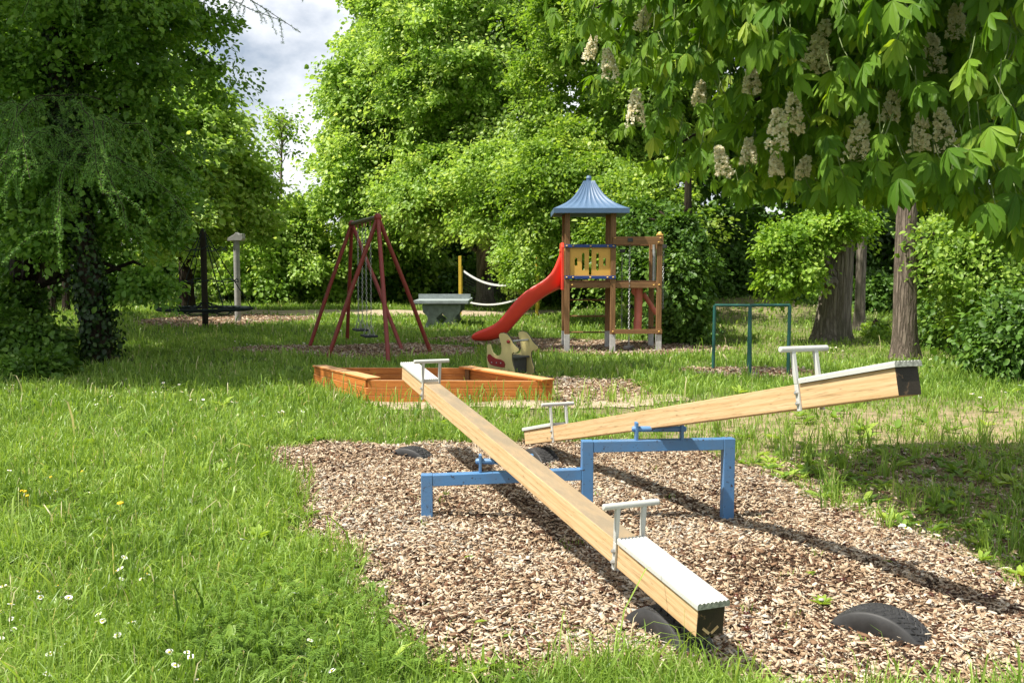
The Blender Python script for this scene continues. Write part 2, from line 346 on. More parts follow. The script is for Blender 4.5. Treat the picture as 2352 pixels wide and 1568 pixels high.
# ------------------------------------------------------------------ ground sheets
def axis_lines(segs):
    out = []
    for a, b, s in segs: out += list(np.arange(a, b-1e-6, s))
    return np.array(out+[segs[-1][1]])
xs = axis_lines([(-160, -40, 15), (-40, -10, 2), (-10, -4, .5), (-4, 5, .12), (5, 14, .5), (14, 40, 2), (40, 160, 15)])
ys = axis_lines([(-40, 0, 5), (0, 2.5, .5), (2.5, 10, .12), (10, 20, .4), (20, 50, 1), (50, 90, 5), (90, 240, 15)])
def grid_mesh(xs, ys, dz, keep=None):
    X, Y = np.meshgrid(xs, ys); Z = gz(X, Y)+dz; V = np.stack([X, Y, Z], -1).reshape(-1, 3); nx = len(xs)
    i, j = np.meshgrid(np.arange(len(xs)-1), np.arange(len(ys)-1)); a = (j*nx+i).ravel(); Fq = np.stack([a, a+1, a+1+nx, a+nx], 1)
    if keep is not None:
        c = V[Fq].mean(1); k = keep(c[:, 0], c[:, 1]); Fq = Fq[k]; u, inv = np.unique(Fq, return_inverse=True); V = V[u]; Fq = inv.reshape(-1, 4)
    return V, Fq
V, Fq = grid_mesh(xs, ys, 0)
def dryness(x, y):
    a = sstep(.6, 1.7, x)*sstep(4.2, 5.2, y)*sstep(12.5, 9.5, y); b = .8*np.exp(-(((x-7.0)/2.6)**2+((y-27)/3.0)**2)); c = .75*sstep(3.2, 4.5, x)*sstep(15.5, 17, y)*sstep(26, 20, y)*.6
    d = .5*sstep(-2.6, -1.2, x)*sstep(8.6, 9.6, y)*sstep(12, 11, y)
    return np.clip(np.maximum.reduce([a, b, c, d]), 0, 1)
tag(link('ground', np_mesh('ground', V, [Fq], SOIL, dryness(V[:, 0], V[:, 1]), smooth=True)), kind='structure')
def bed(name, poly, step, dz, mat):
    p = np.array(poly); V, Fq = grid_mesh(np.arange(p[:, 0].min(), p[:, 0].max()+step, step), np.arange(p[:, 1].min(), p[:, 1].max()+step, step), dz, lambda x, y: inpoly(x, y, poly))
    return tag(link(name, np_mesh(name, V, [Fq], mat, smooth=True)), kind='structure')
for i, (p, s) in enumerate([(MAIN, .06), (SWB, .2), (TWB, .2), (NTB, .3), (BRB, .15), (SBB, .12)]): bed('wood_chip_ground', p, s, .006+.0004*i, MULCH)
bed('sand_ground', SND, .1, .011, SAND)
PATH = gpoly([(380, 727), (560, 722), (760, 724), (960, 726), (1180, 728), (1330, 724), (1330, 714), (1180, 716), (960, 713), (760, 712), (560, 713), (380, 719)])
bed('path', PATH, .3, .014, SAND)

# ------------------------------------------------------------------ scatter: wood chips
def noise2(x, y, s, k=0):
    return (np.sin(x*s*1.7+k+1.3*np.sin(y*s*1.1+k*2))+np.sin(y*s*2.1+1.7*k+1.1*np.sin(x*s*1.3-k))+np.sin((x+y)*s*.9+2.3*k))/3
def chips(poly, dens, size, seed, dzr=.012):
    rs = np.random.RandomState(seed); p = np.array(poly); lo, hi = p.min(0)-.15, p.max(0)+.15
    n = int(dens*(hi[0]-lo[0])*(hi[1]-lo[1])); x = rs.uniform(lo[0], hi[0], n); y = rs.uniform(lo[1], hi[1], n)
    jx, jy = x+.09*noise2(x, y, 5, 1), y+.09*noise2(x, y, 5, 3)
    k = inpoly(jx+rs.normal(0, .04, n), jy+rs.normal(0, .04, n), poly) & (y > 2.6)
    u, v, A = proj(np.stack([x, y, 0*x], -1)); k &= (u > -60) & (u < 2420) & (v < 1640)
    x, y = x[k], y[k]; n = len(x); L = size*np.clip(rs.lognormal(-.08, .55, n), .25, 2.2); W = L*rs.uniform(.16, .5, n); T = L*rs.uniform(.04, .11, n)
    th = rs.uniform(0, 2*np.pi, n); tl = rs.normal(0, .3, n); rl = rs.normal(0, .35, n)
    d = np.stack([np.cos(th)*np.cos(tl), np.sin(th)*np.cos(tl), np.sin(tl)], -1); s = np.stack([-np.sin(th)*np.cos(rl), np.cos(th)*np.cos(rl), np.sin(rl)], -1); nn = np.cross(d, s)
    c = np.stack([x, y, gz(x, y)+.008+np.abs(rs.normal(0, dzr, n))], -1)
    sh = np.array([(-1, -.55), (-.55, -1), (.8, -.9), (1, .2), (.45, 1), (-.9, .75)]); m = len(sh)
    sj = sh[None]*rs.uniform(.65, 1.1, (n, m, 2))
    top = c[:, None]+d[:, None]*(sj[..., :1]*L[:, None, None]/2)+s[:, None]*(sj[..., 1:]*W[:, None, None]/2)+nn[:, None]*T[:, None, None]/2
    bot = top-nn[:, None]*T[:, None, None]
    V = np.concatenate([top, bot], 1).reshape(-1, 3); b = (np.arange(n)*2*m)[:, None]
    f6 = b+np.arange(m)[None]; sides = [np.stack([b[:, 0]+i, b[:, 0]+m+i, b[:, 0]+m+(i+1) % m, b[:, 0]+(i+1) % m], 1) for i in range(m)]
    r = np.repeat(np.clip(rs.beta(1.15, 1.05, n)+.16*noise2(x, y, 2.2, 5)+.08*noise2(x, y, 7, 9), 0, 1), 2*m)
    return V, f6, np.concatenate(sides), r
for p, dn, sz, sd in [(MAIN, 8200, .0255, 1), (SWB, 420, .045, 2), (TWB, 480, .045, 3), (NTB, 90, .07, 4), (BRB, 500, .05, 5), (SBB, 700, .045, 6), (gpoly([(1760, 1075), (1850, 1040), (2420, 1030), (2420, 1340), (2040, 1205), (1880, 1140)]), 1000, .034, 7)]:
    V, f6, f4, r = chips(p, dn, sz, sd)
    tag(link('wood_chips', np_mesh('wood_chips', V, [f6, f4], CHIPS, r)), kind='stuff')

# ------------------------------------------------------------------ scatter: grass
SANDBOX_Q = gpoly([(715, 893), (845, 925), (1275, 918), (1080, 862)])
def blades(x, y, H, W, seed, lean=.45, rlo=0, rhi=1):
    rs = np.random.RandomState(seed); n = len(x); th = rs.uniform(0, 2*np.pi, n); ln = np.abs(rs.normal(0, lean, n))+.1
    ld = rs.uniform(0, 2*np.pi, n); l = np.stack([np.cos(ld), np.sin(ld), 0*ld], -1); s = np.stack([np.cos(th), np.sin(th), 0*th], -1)
    b = np.stack([x, y, gz(x, y)-.004], -1); H = H[:, None]; W = W[:, None]; ln = ln[:, None]; up = np.array([0, 0, 1.])
    m1 = b+up*H*.5+l*H*.16*ln; m2 = b+up*H*(.86-.1*ln)+l*H*.5*ln; tp = b+up*H*(1-.32*ln)+l*H*.95*ln
    V = np.stack([b-s*W*.4, b+s*W*.4, m1-s*W*.5, m1+s*W*.5, m2-s*W*.36, m2+s*W*.36, tp], 1).reshape(-1, 3); o = np.arange(n)*7
    q = np.concatenate([np.stack([o, o+1, o+3, o+2], 1), np.stack([o+2, o+3, o+5, o+4], 1)]); t = np.stack([o+4, o+5, o+6], 1)
    r = np.clip(rs.beta(2.2, 2.2, n)*.75+.14*noise2(x, y, 2.6, 2)+.08*noise2(x, y, .9, 7)+.08, 0, 1); r = np.where(rs.rand(n) < .03, 1, r)
    return V, q, t, np.repeat(rlo+(rhi-rlo)*r, 7)
def bare_mask(x, y, rs):
    k = np.ones(len(x), bool); jx, jy = x+.1*noise2(x, y, 6, 1), y+.1*noise2(x, y, 6, 3)
    for p in BEDS:
        g = .05 if p is MAIN else .12
        k &= ~inpoly(jx+rs.normal(0, g, len(x)), jy+rs.normal(0, g, len(x)), p)
    k &= ~inpoly(x, y, SANDBOX_Q) & ~inpoly(x, y, PATH)
    k &= ~(inpoly(x, y, SND) & (rs.rand(len(x)) < .72))
    return k
def lawn(name, y0, y1, dens, H, W, seed, lean=.5):
    rs = np.random.RandomState(seed); hw = y1*.95+.4; n = int(dens*(y1-y0)*2*hw); x = rs.uniform(-hw, hw, n); y = rs.uniform(y0, y1, n)
    u, v, A = proj(np.stack([x, y, gz(x, y)], -1)); k = (u > -750) & (u < 2950) & (v < 1950); x, y = x[k], y[k]; k = bare_mask(x, y, rs)
    # thinner, drier turf to the right of the chip bed and clumps everywhere
    thin = dryness(x, y); k &= rs.rand(len(x)) > thin*.74
    k &= rs.rand(len(x)) < .72+.5*noise2(x, y, 3.2, 4); x, y = x[k], y[k]; n = len(x)
    hh = H*rs.lognormal(0, .42, n)*(1+.4*noise2(x, y, 1.9, 8))*(1-.35*dryness(x, y)); V, q, t, r = blades(x, y, hh, W*rs.lognormal(0, .4, n), seed+1, lean)
    return tag(link('grass', np_mesh('grass', V, [q, t], GRASS, r)), kind='stuff')
lawn('a', 3.0, 4.6, 9500, .08, .0044, 21, .75); lawn('b', 4.6, 6.6, 6200, .08, .0052, 23, .75); lawn('c', 6.6, 9.5, 3200, .08, .0068, 25, .7)
lawn('d', 9.5, 14, 1500, .085, .009, 27); lawn('e', 14, 22, 560, .085, .013, 29); lawn('f', 22, 46, 170, .1, .022, 31)
def tufts(n, y0, y1, H, W, per, seed, cond=None):
    rs = np.random.RandomState(seed); hw = y1*.62; cx = rs.uniform(-hw, hw, n*6); cy = rs.uniform(y0, y1, n*6); k = bare_mask(cx, cy, rs)
    if cond is not None: k &= cond(cx, cy)
    cx, cy = cx[k][:n], cy[k][:n]; x = np.repeat(cx, per)+rs.normal(0, .03, len(cx)*per); y = np.repeat(cy, per)+rs.normal(0, .03, len(cx)*per)
    return blades(x, y, H*rs.lognormal(0, .35, len(x)), W*rs.uniform(.6, 1.4, len(x)), seed+1, .4)
for i, a in enumerate([(520, 3.1, 9, .15, .0075, 18, 41), (260, 9, 16, .17, .009, 14, 43)]):
    V, q, t, r = tufts(*a); tag(link('tall_grass', np_mesh('tall_grass', V, [q, t], GRASS, r)), kind='stuff')
# long stalks standing along the sandbox front and stray tufts on the chips
rs = np.random.RandomState(51); pts = []
for x0, x1, yy, n in [(730, 860, 912, 60), (860, 1270, 921, 170), (1240, 1600, 915, 150), (1050, 1240, 918, 70)]:
    for _ in range(n):
        p = G(rs.uniform(x0, x1), yy+rs.uniform(-3, 12)); pts.append((p.x, p.y))
for _ in range(26):
    p = G(rs.uniform(900, 2000), rs.uniform(1060, 1480))
    for _ in range(7): pts.append((p.x+rs.normal(0, .02), p.y+rs.normal(0, .02)))
pts = np.array(pts); H = np.where(pts[:, 1] > 8, rs.uniform(.1, .34, len(pts)), rs.uniform(.03, .07, len(pts)))
V, q, t, r = blades(pts[:, 0], pts[:, 1], H, np.where(pts[:, 1] > 8, .011, .006), 52, .35)
tag(link('tall_grass', np_mesh('tall_grass', V, [q, t], GRASS, r)), kind='stuff')

# ------------------------------------------------------------------ leaf building
def unit(v): return v/np.maximum(np.linalg.norm(v, axis=-1, keepdims=True), 1e-9)
def leaves(pos, d, nr, L, W, rnd, cup=.12):
    d = unit(d); s = unit(np.cross(d, nr)); nn = np.cross(s, d); n = len(pos); L = L[:, None]; W = W[:, None]
    V = np.stack([pos, pos+d*L*.3+s*W*.42+nn*W*cup, pos+d*L*.65+s*W*.4+nn*W*cup*.6, pos+d*L-nn*L*.1, pos+d*L*.65-s*W*.4+nn*W*cup*.6, pos+d*L*.3-s*W*.42+nn*W*cup], 1).reshape(-1, 3)
    o = np.arange(n)*6; q = np.concatenate([np.stack([o, o+1, o+2, o+3], 1), np.stack([o, o+3, o+4, o+5], 1)])
    return V, q, np.repeat(rnd, 6)
def weeds(n, y0, y1, L, seed, xr=None, up=.5):
    rs = np.random.RandomState(seed); hw = y1*.6; x = rs.uniform(-hw, hw, n*5); y = rs.uniform(y0, y1, n*5); k = bare_mask(x, y, rs)
    if xr is not None: k &= xr(x, y)
    x, y = x[k][:n], y[k][:n]; per = 7; x = np.repeat(x, per)+rs.normal(0, .01, len(x)*per); y = np.repeat(y, per)+rs.normal(0, .01, len(y)*per); m = len(x)
    th = rs.uniform(0, 2*np.pi, m); d = np.stack([np.cos(th), np.sin(th), rs.uniform(.15, up*1.6, m)], -1); nr = np.stack([-np.cos(th)*.5, -np.sin(th)*.5, 0*th+1], -1)
    l = L*np.clip(rs.lognormal(0, .35, m), .4, 1.6); return leaves(np.stack([x, y, gz(x, y)+.02], -1), d, nr, l, l*rs.uniform(.25, .5, m), np.repeat(rs.rand(m//per), per)*.8+rs.rand(m)*.2)
for a in [(800, 3.1, 8, .07, 61), (110, 3.2, 7.5, .09, 62, lambda x, y: (x > 1.6) & (y > 4.2)), (200, 8, 15, .12, 63)]:
    V, q, r = weeds(*a); tag(link('weeds', np_mesh('weeds', V, [q], WEED, r)), kind='stuff')
# feathery yarrow low in the near lawn
rs = np.random.RandomState(64); P_, D_, L_ = [], [], []
for _ in range(330):
    p = G(rs.uniform(430, 1010), rs.uniform(1330, 1600)); 
    if inpoly(np.array([p.x]), np.array([p.y]), MAIN)[0]: continue
    th = rs.uniform(0, 6.28); ln = rs.uniform(.07, .14)
    for k in range(16):
        t = (k+1)/16; c = Vector((p.x+math.cos(th)*ln*t*.8, p.y+math.sin(th)*ln*t*.8, .03+gzf(p.x, p.y)+ln*.75*math.sin(t*2.2)))
        for s in (-1, 1):
            P_.append(c); D_.append((-math.sin(th)*s+math.cos(th)*.6, math.cos(th)*s+math.sin(th)*.6, .2)); L_.append(.022*math.sin(.3+2.6*t))
P_, D_, L_ = np.array(P_), np.array(D_), np.array(L_)
V, q, r = leaves(P_, D_, np.tile([0, 0, 1.], (len(P_), 1)), L_, L_*.3, rs.rand(len(P_))*.35+.1); tag(link('yarrow', np_mesh('yarrow', V, [q], WEED, r)), kind='stuff')

def crown(C, Rr, nb, nl, ba, L, seed, shell=.45, droop=.3, frontbias=True, ramp=(0, 1), thick=.16, cut=None, wr=.75):
    """leafy boughs spread through an ellipsoid: flattened, drooping sprays of leaves"""
    rs = np.random.RandomState(seed); C = np.array(C, float); Rr = np.array(Rr, float)
    m = nb*3; u = unit(rs.normal(0, 1, (m, 3)))
    if frontbias: k = rs.rand(m) < np.where(u[:, 1] < .2, 1, .3)
    else: k = np.ones(m, bool)
    u = u[k]; f = (shell+(1-shell)*rs.rand(len(u))**.6)*np.where(rs.rand(len(u)) < .22, rs.uniform(1, 1.14, len(u)), 1); bc = C+u*Rr*f[:, None]
    if cut is not None:
        kk = cut(bc); bc, u = bc[kk], u[kk]
    bc, u = bc[:nb], u[:nb]; nb = len(bc)
    o = u*np.array([1, 1, .25]); o = unit(o+rs.normal(0, .35, o.shape)*np.array([1, 1, .2])); o[:, 2] -= droop*rs.uniform(.3, 1.5, nb); e1 = unit(o)
    e2 = unit(np.cross(e1, np.array([0, 0, 1.])+rs.normal(0, .18, (nb, 3)))); e3 = np.cross(e2, e1); e3 *= np.sign(e3[:, 2:3]+1e-9)
    a = ba*np.clip(rs.lognormal(-.12, .38, nb), .35, 1.7); nlv = nl
    rho = np.sqrt(rs.rand(nb, nlv)); th = rs.uniform(0, 2*np.pi, (nb, nlv)); lob = 1+.28*np.sin(3*th+rs.uniform(0, 6, (nb, 1)))+.15*np.sin(5*th)
    p1 = rho*np.cos(th)*lob; p2 = rho*np.sin(th)*.75*lob; hgt = rs.normal(0, thick, (nb, nlv))-.28*rho**2
    pos = bc[:, None]+(e1[:, None]*p1[..., None]+e2[:, None]*p2[..., None]+e3[:, None]*hgt[..., None])*a[:, None, None]
    d = e1[:, None]*p1[..., None]+e2[:, None]*p2[..., None]+rs.normal(0, .45, pos.shape)-np.array([0, 0, .25]); nr = e3[:, None]+rs.normal(0, .6, pos.shape)
    r = np.clip(rs.beta(1.6, 1.6, (nb, nlv))*.6+rs.beta(1.5, 1.5, (nb, 1))*.5-.05, 0, 1)*(ramp[1]-ramp[0])+ramp[0]
    l = L*np.clip(rs.lognormal(-.05, .32, nb*nlv), .4, 1.8)
    out = leaves(pos.reshape(-1, 3), d.reshape(-1, 3), nr.reshape(-1, 3), l, l*wr*rs.uniform(.8, 1.2, nb*nlv), r.ravel())
    return out, bc
def join(ms):
    V, Q, Rn, o = [], [], [], 0
    for v, q, r in ms: V.append(v); Q.append(q+o); Rn.append(r); o += len(v)
    return np.concatenate(V), np.concatenate(Q), np.concatenate(Rn)
def limb(mb, a, b, r0, r1, seed, n=6, sag=.1):
    rs = random.Random(seed); a, b = Vector(a), Vector(b); L = (b-a).length; k = 5; pts = []
    for i in range(k+1):
        t = i/k; p = a.lerp(b, t)+Vector((0, 0, sag*L*math.sin(math.pi*t)))
        if 0 < i < k: p += Vector([rs.uniform(-1, 1)*.04*L for _ in range(3)])
        pts.append(p)
    mb.tube(pts, [r0+(r1-r0)*i/k for i in range(k+1)], n, False)
def trunk_tube(mb, path, rad, n=14, flare=True, seed=0, rough=.07):
    """tapering trunk with root flare and uneven girth"""
    rs = random.Random(seed); ph = [rs.uniform(0, 6) for _ in range(4)]; path = [Vector(p) for p in path]; P = []; Rd = []
    K = 10
    for i in range(len(path)-1):
        for k in range(K):
            t = k/K; P.append(path[i].lerp(path[i+1], t)); Rd.append(rad[i]+(rad[i+1]-rad[i])*t)
    P.append(path[-1]); Rd.append(rad[-1]); base = len(mb.v); z0 = path[0].z
    for p, r in zip(P, Rd):
        for k in range(n):
            a = 2*math.pi*k/n; fl = 1+(.55*math.exp(-(p.z-z0)/.28)*(.7+.5*math.sin(4*a+ph[0])) if flare else 0)
            q = r*fl*(1+rough*math.sin(3*a+ph[1]+p.z*.8)+rough*.7*math.sin(7*a+ph[2]-p.z*1.7))
            mb.v.append((p.x+math.cos(a)*q, p.y+math.sin(a)*q, p.z))
    for i in range(len(P)-1):
        for k in range(n):
            k2 = (k+1) % n; mb.f.append((base+i*n+k, base+i*n+k2, base+(i+1)*n+k2, base+(i+1)*n+k))
def tree(name, label, base, trunk, crowns, lmat, bmat, group='trees around the playground', cat='tree', limbs=34, ttop=.06, seed=1):
    """trunk: list of (point, radius); crowns: list of dicts for crown()"""
    base = Vector(base); t = thing(name, base, label, cat, group); mb = MB()
    trunk_tube(mb, [p for p, r in trunk], [r for p, r in trunk], seed=seed)
    ms = []; bcs = []
    for c in crowns:
        m, bc = crown(**c); ms.append(m); bcs.append(bc)
    B = np.concatenate(bcs); rs = np.random.RandomState(seed); tp = [Vector(p) for p, r in trunk]
    for i in rs.choice(len(B), min(limbs, len(B)), replace=False):
        b = Vector(B[i]); zt = max(tp[0].z+1.2, b.z-.35*math.hypot(b.x-tp[-1].x, b.y-tp[-1].y)-.3); zt = min(zt, tp[-1].z-.05)
        for k in range(len(tp)-1):
            if tp[k].z <= zt <= tp[k+1].z:
                a = tp[k].lerp(tp[k+1], (zt-tp[k].z)/(tp[k+1].z-tp[k].z)); r0 = trunk[k][1]*.35; limb(mb, a, b, r0, .012, int(i)); break
    part('trunk', mb, bmat, t, smooth=True)
    V, q, r = join(ms); me = np_mesh('crown', V-np.array(base), [q], lmat, r); link('crown', me, (0, 0, 0), t)
    return t
def E(x, y, A, rx, ry, rd, **kw):
    """ellipsoid whose centre is seen at (x, y) at axis depth A, radii in photo pixels; rd metres in depth"""
    p = QA(x, y, A); d = dict(C=tuple(p), Rr=(rx*A/F, rd, ry*A/F)); d.update(kw); return d

# ------------------------------------------------------------------ background trees
def gp(x, y, A=None):
    p = G(x, y); return Vector((p.x, p.y, gzf(p.x, p.y)-.05))
def at(X, Y): return Vector((X, Y, gzf(X, Y)-.05))
def straight(b, h, r0, r1, lean=(0, 0)): return [(b, r0), (b+Vector((lean[0]*.4, lean[1]*.4, h*.4)), r0*.78), (b+Vector((lean[0], lean[1], h)), r1)]
def edge_r(bc):
    u, v, A = proj(bc); return u > np.interp(v, [-50, 60, 200, 300, 420], [840, 810, 765, 770, 720])
b = at(-5.2, 45)
tree('maple_tree', 'tall sunlit maple right of the sky gap and behind the red swing', b, straight(b, 14, .34, .12, (-.3, 0)),
     [E(860, 130, 44, 125, 250, 4.0, nb=180, nl=429, ba=1.17, L=0.172, seed=101, cut=edge_r), E(825, 420, 42.5, 85, 120, 2.6, nb=70, nl=390, ba=1.03, L=0.164, seed=102), E(900, 500, 42, 120, 110, 2.4, nb=60, nl=390, ba=1.03, L=0.156, seed=103),
      E(765, 170, 45, 26, 110, 1.5, nb=20, nl=117, ba=0.63, L=0.148, seed=104, cut=edge_r)], MAPLE, BARKG, seed=3)
b = at(-1.2, 39)
tree('maple_tree', 'broad bright green maple in the middle, behind the ping pong table and net', b, straight(b, 13, .36, .14),
     [E(1090, 120, 38, 200, 290, 4.2, nb=230, nl=429, ba=1.12, L=0.148, seed=111), E(1010, 420, 37, 120, 110, 2.4, nb=70, nl=390, ba=0.99, L=0.140, seed=112), E(1190, 430, 34, 140, 150, 2.2, nb=100, nl=416, ba=0.90, L=0.129, seed=113),
      E(1190, 600, 31.5, 50, 60, 1.0, nb=26, nl=260, ba=0.54, L=0.101, seed=114, droop=.5)], MAPLE, BARKG, seed=4)
b = at(4.2, 29)
tree('lime_tree', 'large lime tree with hanging leafy branches directly behind the play tower', b, straight(b, 10, .4, .14, (.2, 0)),
     [E(1400, 150, 28.5, 210, 290, 3.2, nb=190, nl=429, ba=0.90, L=0.113, seed=121), E(1300, 450, 26, 140, 140, 1.6, nb=85, nl=416, ba=0.77, L=0.101, seed=122), E(1470, 520, 24.5, 120, 140, 1.6, nb=80, nl=416, ba=0.72, L=0.098, seed=123)], LIME, BARKD, seed=5)
b = gp(1575, 788)
tree('yew_tree', 'dark dense evergreen reaching the ground right behind the play tower', b, straight(b, 4, .16, .06),
     [E(1560, 640, 20.0, 52, 165, .9, nb=150, nl=260, ba=.4, L=.085, seed=131, droop=.7), E(1480, 560, 22, 60, 90, 1, nb=40, nl=260, ba=.55, L=.1, seed=132)], DARK, BARKD, seed=6)
b = at(-12.5, 35)
tree('maple_tree', 'bushy maple with sunlit shoulders below and left of the sky gap', b, straight(b, 8, .28, .1),
     [E(470, 340, 34, 85, 150, 2.6, nb=110, nl=320, ba=1.0, L=.17, seed=141), E(550, 460, 36, 70, 95, 2.0, nb=60, nl=300, ba=1.0, L=.17, seed=142), E(390, 480, 33, 100, 110, 2.2, nb=60, nl=300, ba=1.0, L=.16, seed=143)], MAPLE, BARKD, seed=7)
b = at(-12.0, 47)
tree('birch_tree', 'slim pale airy tree standing in the sky gap', b, straight(b, 9, .12, .03, (.3, 0)),
     [E(640, 330, 47, 46, 110, 1.2, nb=26, nl=56, ba=.7, L=.15, seed=151, frontbias=False)], FRESH, BARKG, seed=8, limbs=40)
b = at(-11, 45)
tree('maple_tree', 'rounded lit tree low at the foot of the sky gap', b, straight(b, 5, .2, .08),
     [E(660, 525, 44, 90, 62, 2.2, nb=80, nl=300, ba=1.0, L=.18, seed=161), E(640, 610, 43, 130, 60, 2, nb=50, nl=280, ba=.9, L=.17, seed=162)], MAPLE, BARKD, seed=9)
# understorey along the far edge of the lawn: one bush each
hedge = [(330, 610, 46.0, 120, 75, 'DARK'), (520, 620, 45.0, 95, 75, 'LIME'), (650, 655, 47.0, 85, 55, 'DARK'), (770, 640, 44.0, 85, 70, 'LIME'), (880, 600, 43.5, 90, 100, 'DARK'), (990, 640, 44.0, 80, 72, 'LIME'), (1110, 655, 43.5, 90, 60, 'DARK'),
         (1215, 660, 43.5, 70, 55, 'LIME'), (1300, 640, 38.0, 70, 70, 'DARK'), (200, 630, 47.0, 110, 75, 'LIME'), (60, 630, 46.0, 110, 80, 'DARK'), (1400, 640, 36.0, 80, 80, 'DARK')]
hl = ['dark hedge shrub behind the rope carousel', 'green hedge shrub behind the grey post', 'low dark shrub between the grey post and the swing', 'green shrub directly behind the swing legs', 'tall dark shrub behind the swing chains',
      'green shrub behind the left end of the ping pong table', 'dark shrub behind the volleyball net post', 'low green shrub seen under the volleyball net', 'dark shrub seen beneath the slide top', 'green shrub glimpsed behind the ivy trunk', 'dark shrub at the far left behind the trunks', 'dark shrub seen through the tower ladder']
MT = dict(DARK=DARK, LIME=LIME, MAPLE=MAPLE, FRESH=FRESH)
for i, (x, y, A, rx, ry, m) in enumerate(hedge):
    p = QA(x, y, A); b = at(p.x, p.y)
    tree('shrub', hl[i], b, straight(b, max(1.0, p.z-b.z), .08, .03), [E(x, y, A, rx, ry, 1.4, nb=46, nl=230, ba=.85, L=.18, seed=200+i, droop=.5)], MT[m], BARKD, 'shrubs along the far edge of the lawn', 'shrub', 6, seed=20+i)
# the wood beyond everything
ms = []
for i, (x, y, A, rx, ry, nb) in enumerate([(220, 250, 50, 270, 420, 120), (980, 300, 52, 200, 400, 100), (1300, 300, 50, 300, 420, 120), (1750, 300, 46, 330, 420, 150), (2250, 350, 42, 330, 420, 150), (1650, 610, 34, 160, 110, 70), (1950, 600, 36, 200, 130, 90), (2250, 620, 32, 200, 150, 90), (-150, 300, 40, 200, 500, 90), (640, 600, 54, 260, 55, 40), (1080, 580, 50, 170, 90, 60), (1900, 100, 30, 420, 330, 160)]):
    m, _ = crown(**E(x, y, A, rx, ry, 3, nb=nb, nl=190, ba=1.5, L=.3, seed=300+i, ramp=(0, .8))); ms.append(m)
V, q, r = join(ms); tag(link('distant_wood', np_mesh('distant_wood', V, [q], DARK, r)), kind='stuff')

# right-hand trees
b = gp(1905, 785)
tree('oak_tree', 'thick furrowed oak trunk with flared roots and fresh yellow green low branches', b, [(b, .34), (b+Vector((.12, 0, 1.2)), .33), (b+Vector((.3, 0, 3.2)), .27), (b+Vector((.3, 0, 7)), .18)],
     [E(1812, 592, 19.3, 74, 98, .8, nb=50, nl=170, ba=.36, L=.085, seed=171, droop=.8, thick=.3, shell=.1), E(1915, 500, 19.3, 66, 45, .7, nb=30, nl=230, ba=.45, L=.085, seed=172, droop=.6), E(1700, -420, 20, 330, 220, 3, nb=40, nl=190, ba=1.0, L=.16, seed=173, frontbias=False)], FRESH, BARKG, seed=11)
b = gp(2077, 828)
tree('pine_tree', 'straight grey brown trunk right of the raised seesaw end, nearest of the right trunks', b, [(b, .2), (b+Vector((-.02, 0, 1.5)), .185), (b+Vector((-.05, 0, 4)), .16), (b+Vector((0, 0, 8)), .1)],
     [E(2100, -500, 16.5, 350, 200, 2.2, nb=60, nl=190, ba=.8, L=.12, seed=181, frontbias=False), E(2160, 560, 16.8, 60, 60, .6, nb=22, nl=180, ba=.4, L=.08, seed=182, droop=.5)], LIME, BARKR, seed=12)
b = gp(1973, 770)
tree('spruce_tree', 'slender grey trunk standing between the oak and the brown trunk', b, [(b, .125), (b+Vector((.02, 0, 3)), .11), (b+Vector((0, 0, 7)), .07)],
     [E(2000, -300, 22, 160, 200, 1.6, nb=40, nl=180, ba=.8, L=.12, seed=191, frontbias=False)], DARK, BARKG, seed=13)
for i, (x, y, A, rx, ry, m, lab, nb, L) in enumerate([(2235, 610, 15.5, 100, 150, LIME, 'leafy shrub with sunlit upper branches at the right edge', 62, .08), (2320, 780, 13.4, 80, 100, DARK, 'dark shrub hanging to the grass at the right edge', 50, .08),
        (2180, 730, 18.5, 80, 70, DARK, 'dark undergrowth shrub right of the brown trunk', 60, .09), (1690, 640, 30, 110, 90, DARK, 'dark shrub behind the green turning bars', 60, .13), (2020, 690, 28, 80, 70, DARK, 'dark shrub between the right hand trunks', 50, .12),
        (1830, 690, 29, 60, 45, DARK, 'low dark shrub beside the oak on the mound', 40, .12), (2010, 770, 21, 28, 26, LIME, 'small sprouting shrub at the foot of the oak', 26, .07)]):
    p = QA(x, y, A); b = at(p.x, p.y)
    tree('shrub', lab, b, straight(b, max(.5, p.z-b.z), .06, .02), [E(x, y, A, rx, ry, 1.0, nb=nb, nl=190, ba=max(.14, .5*min(1, rx/80)), L=L, seed=400+i, droop=.75, thick=.3, shell=.2)], m, BARKD, 'shrubs in the shade on the right', 'shrub', 10, seed=40+i)

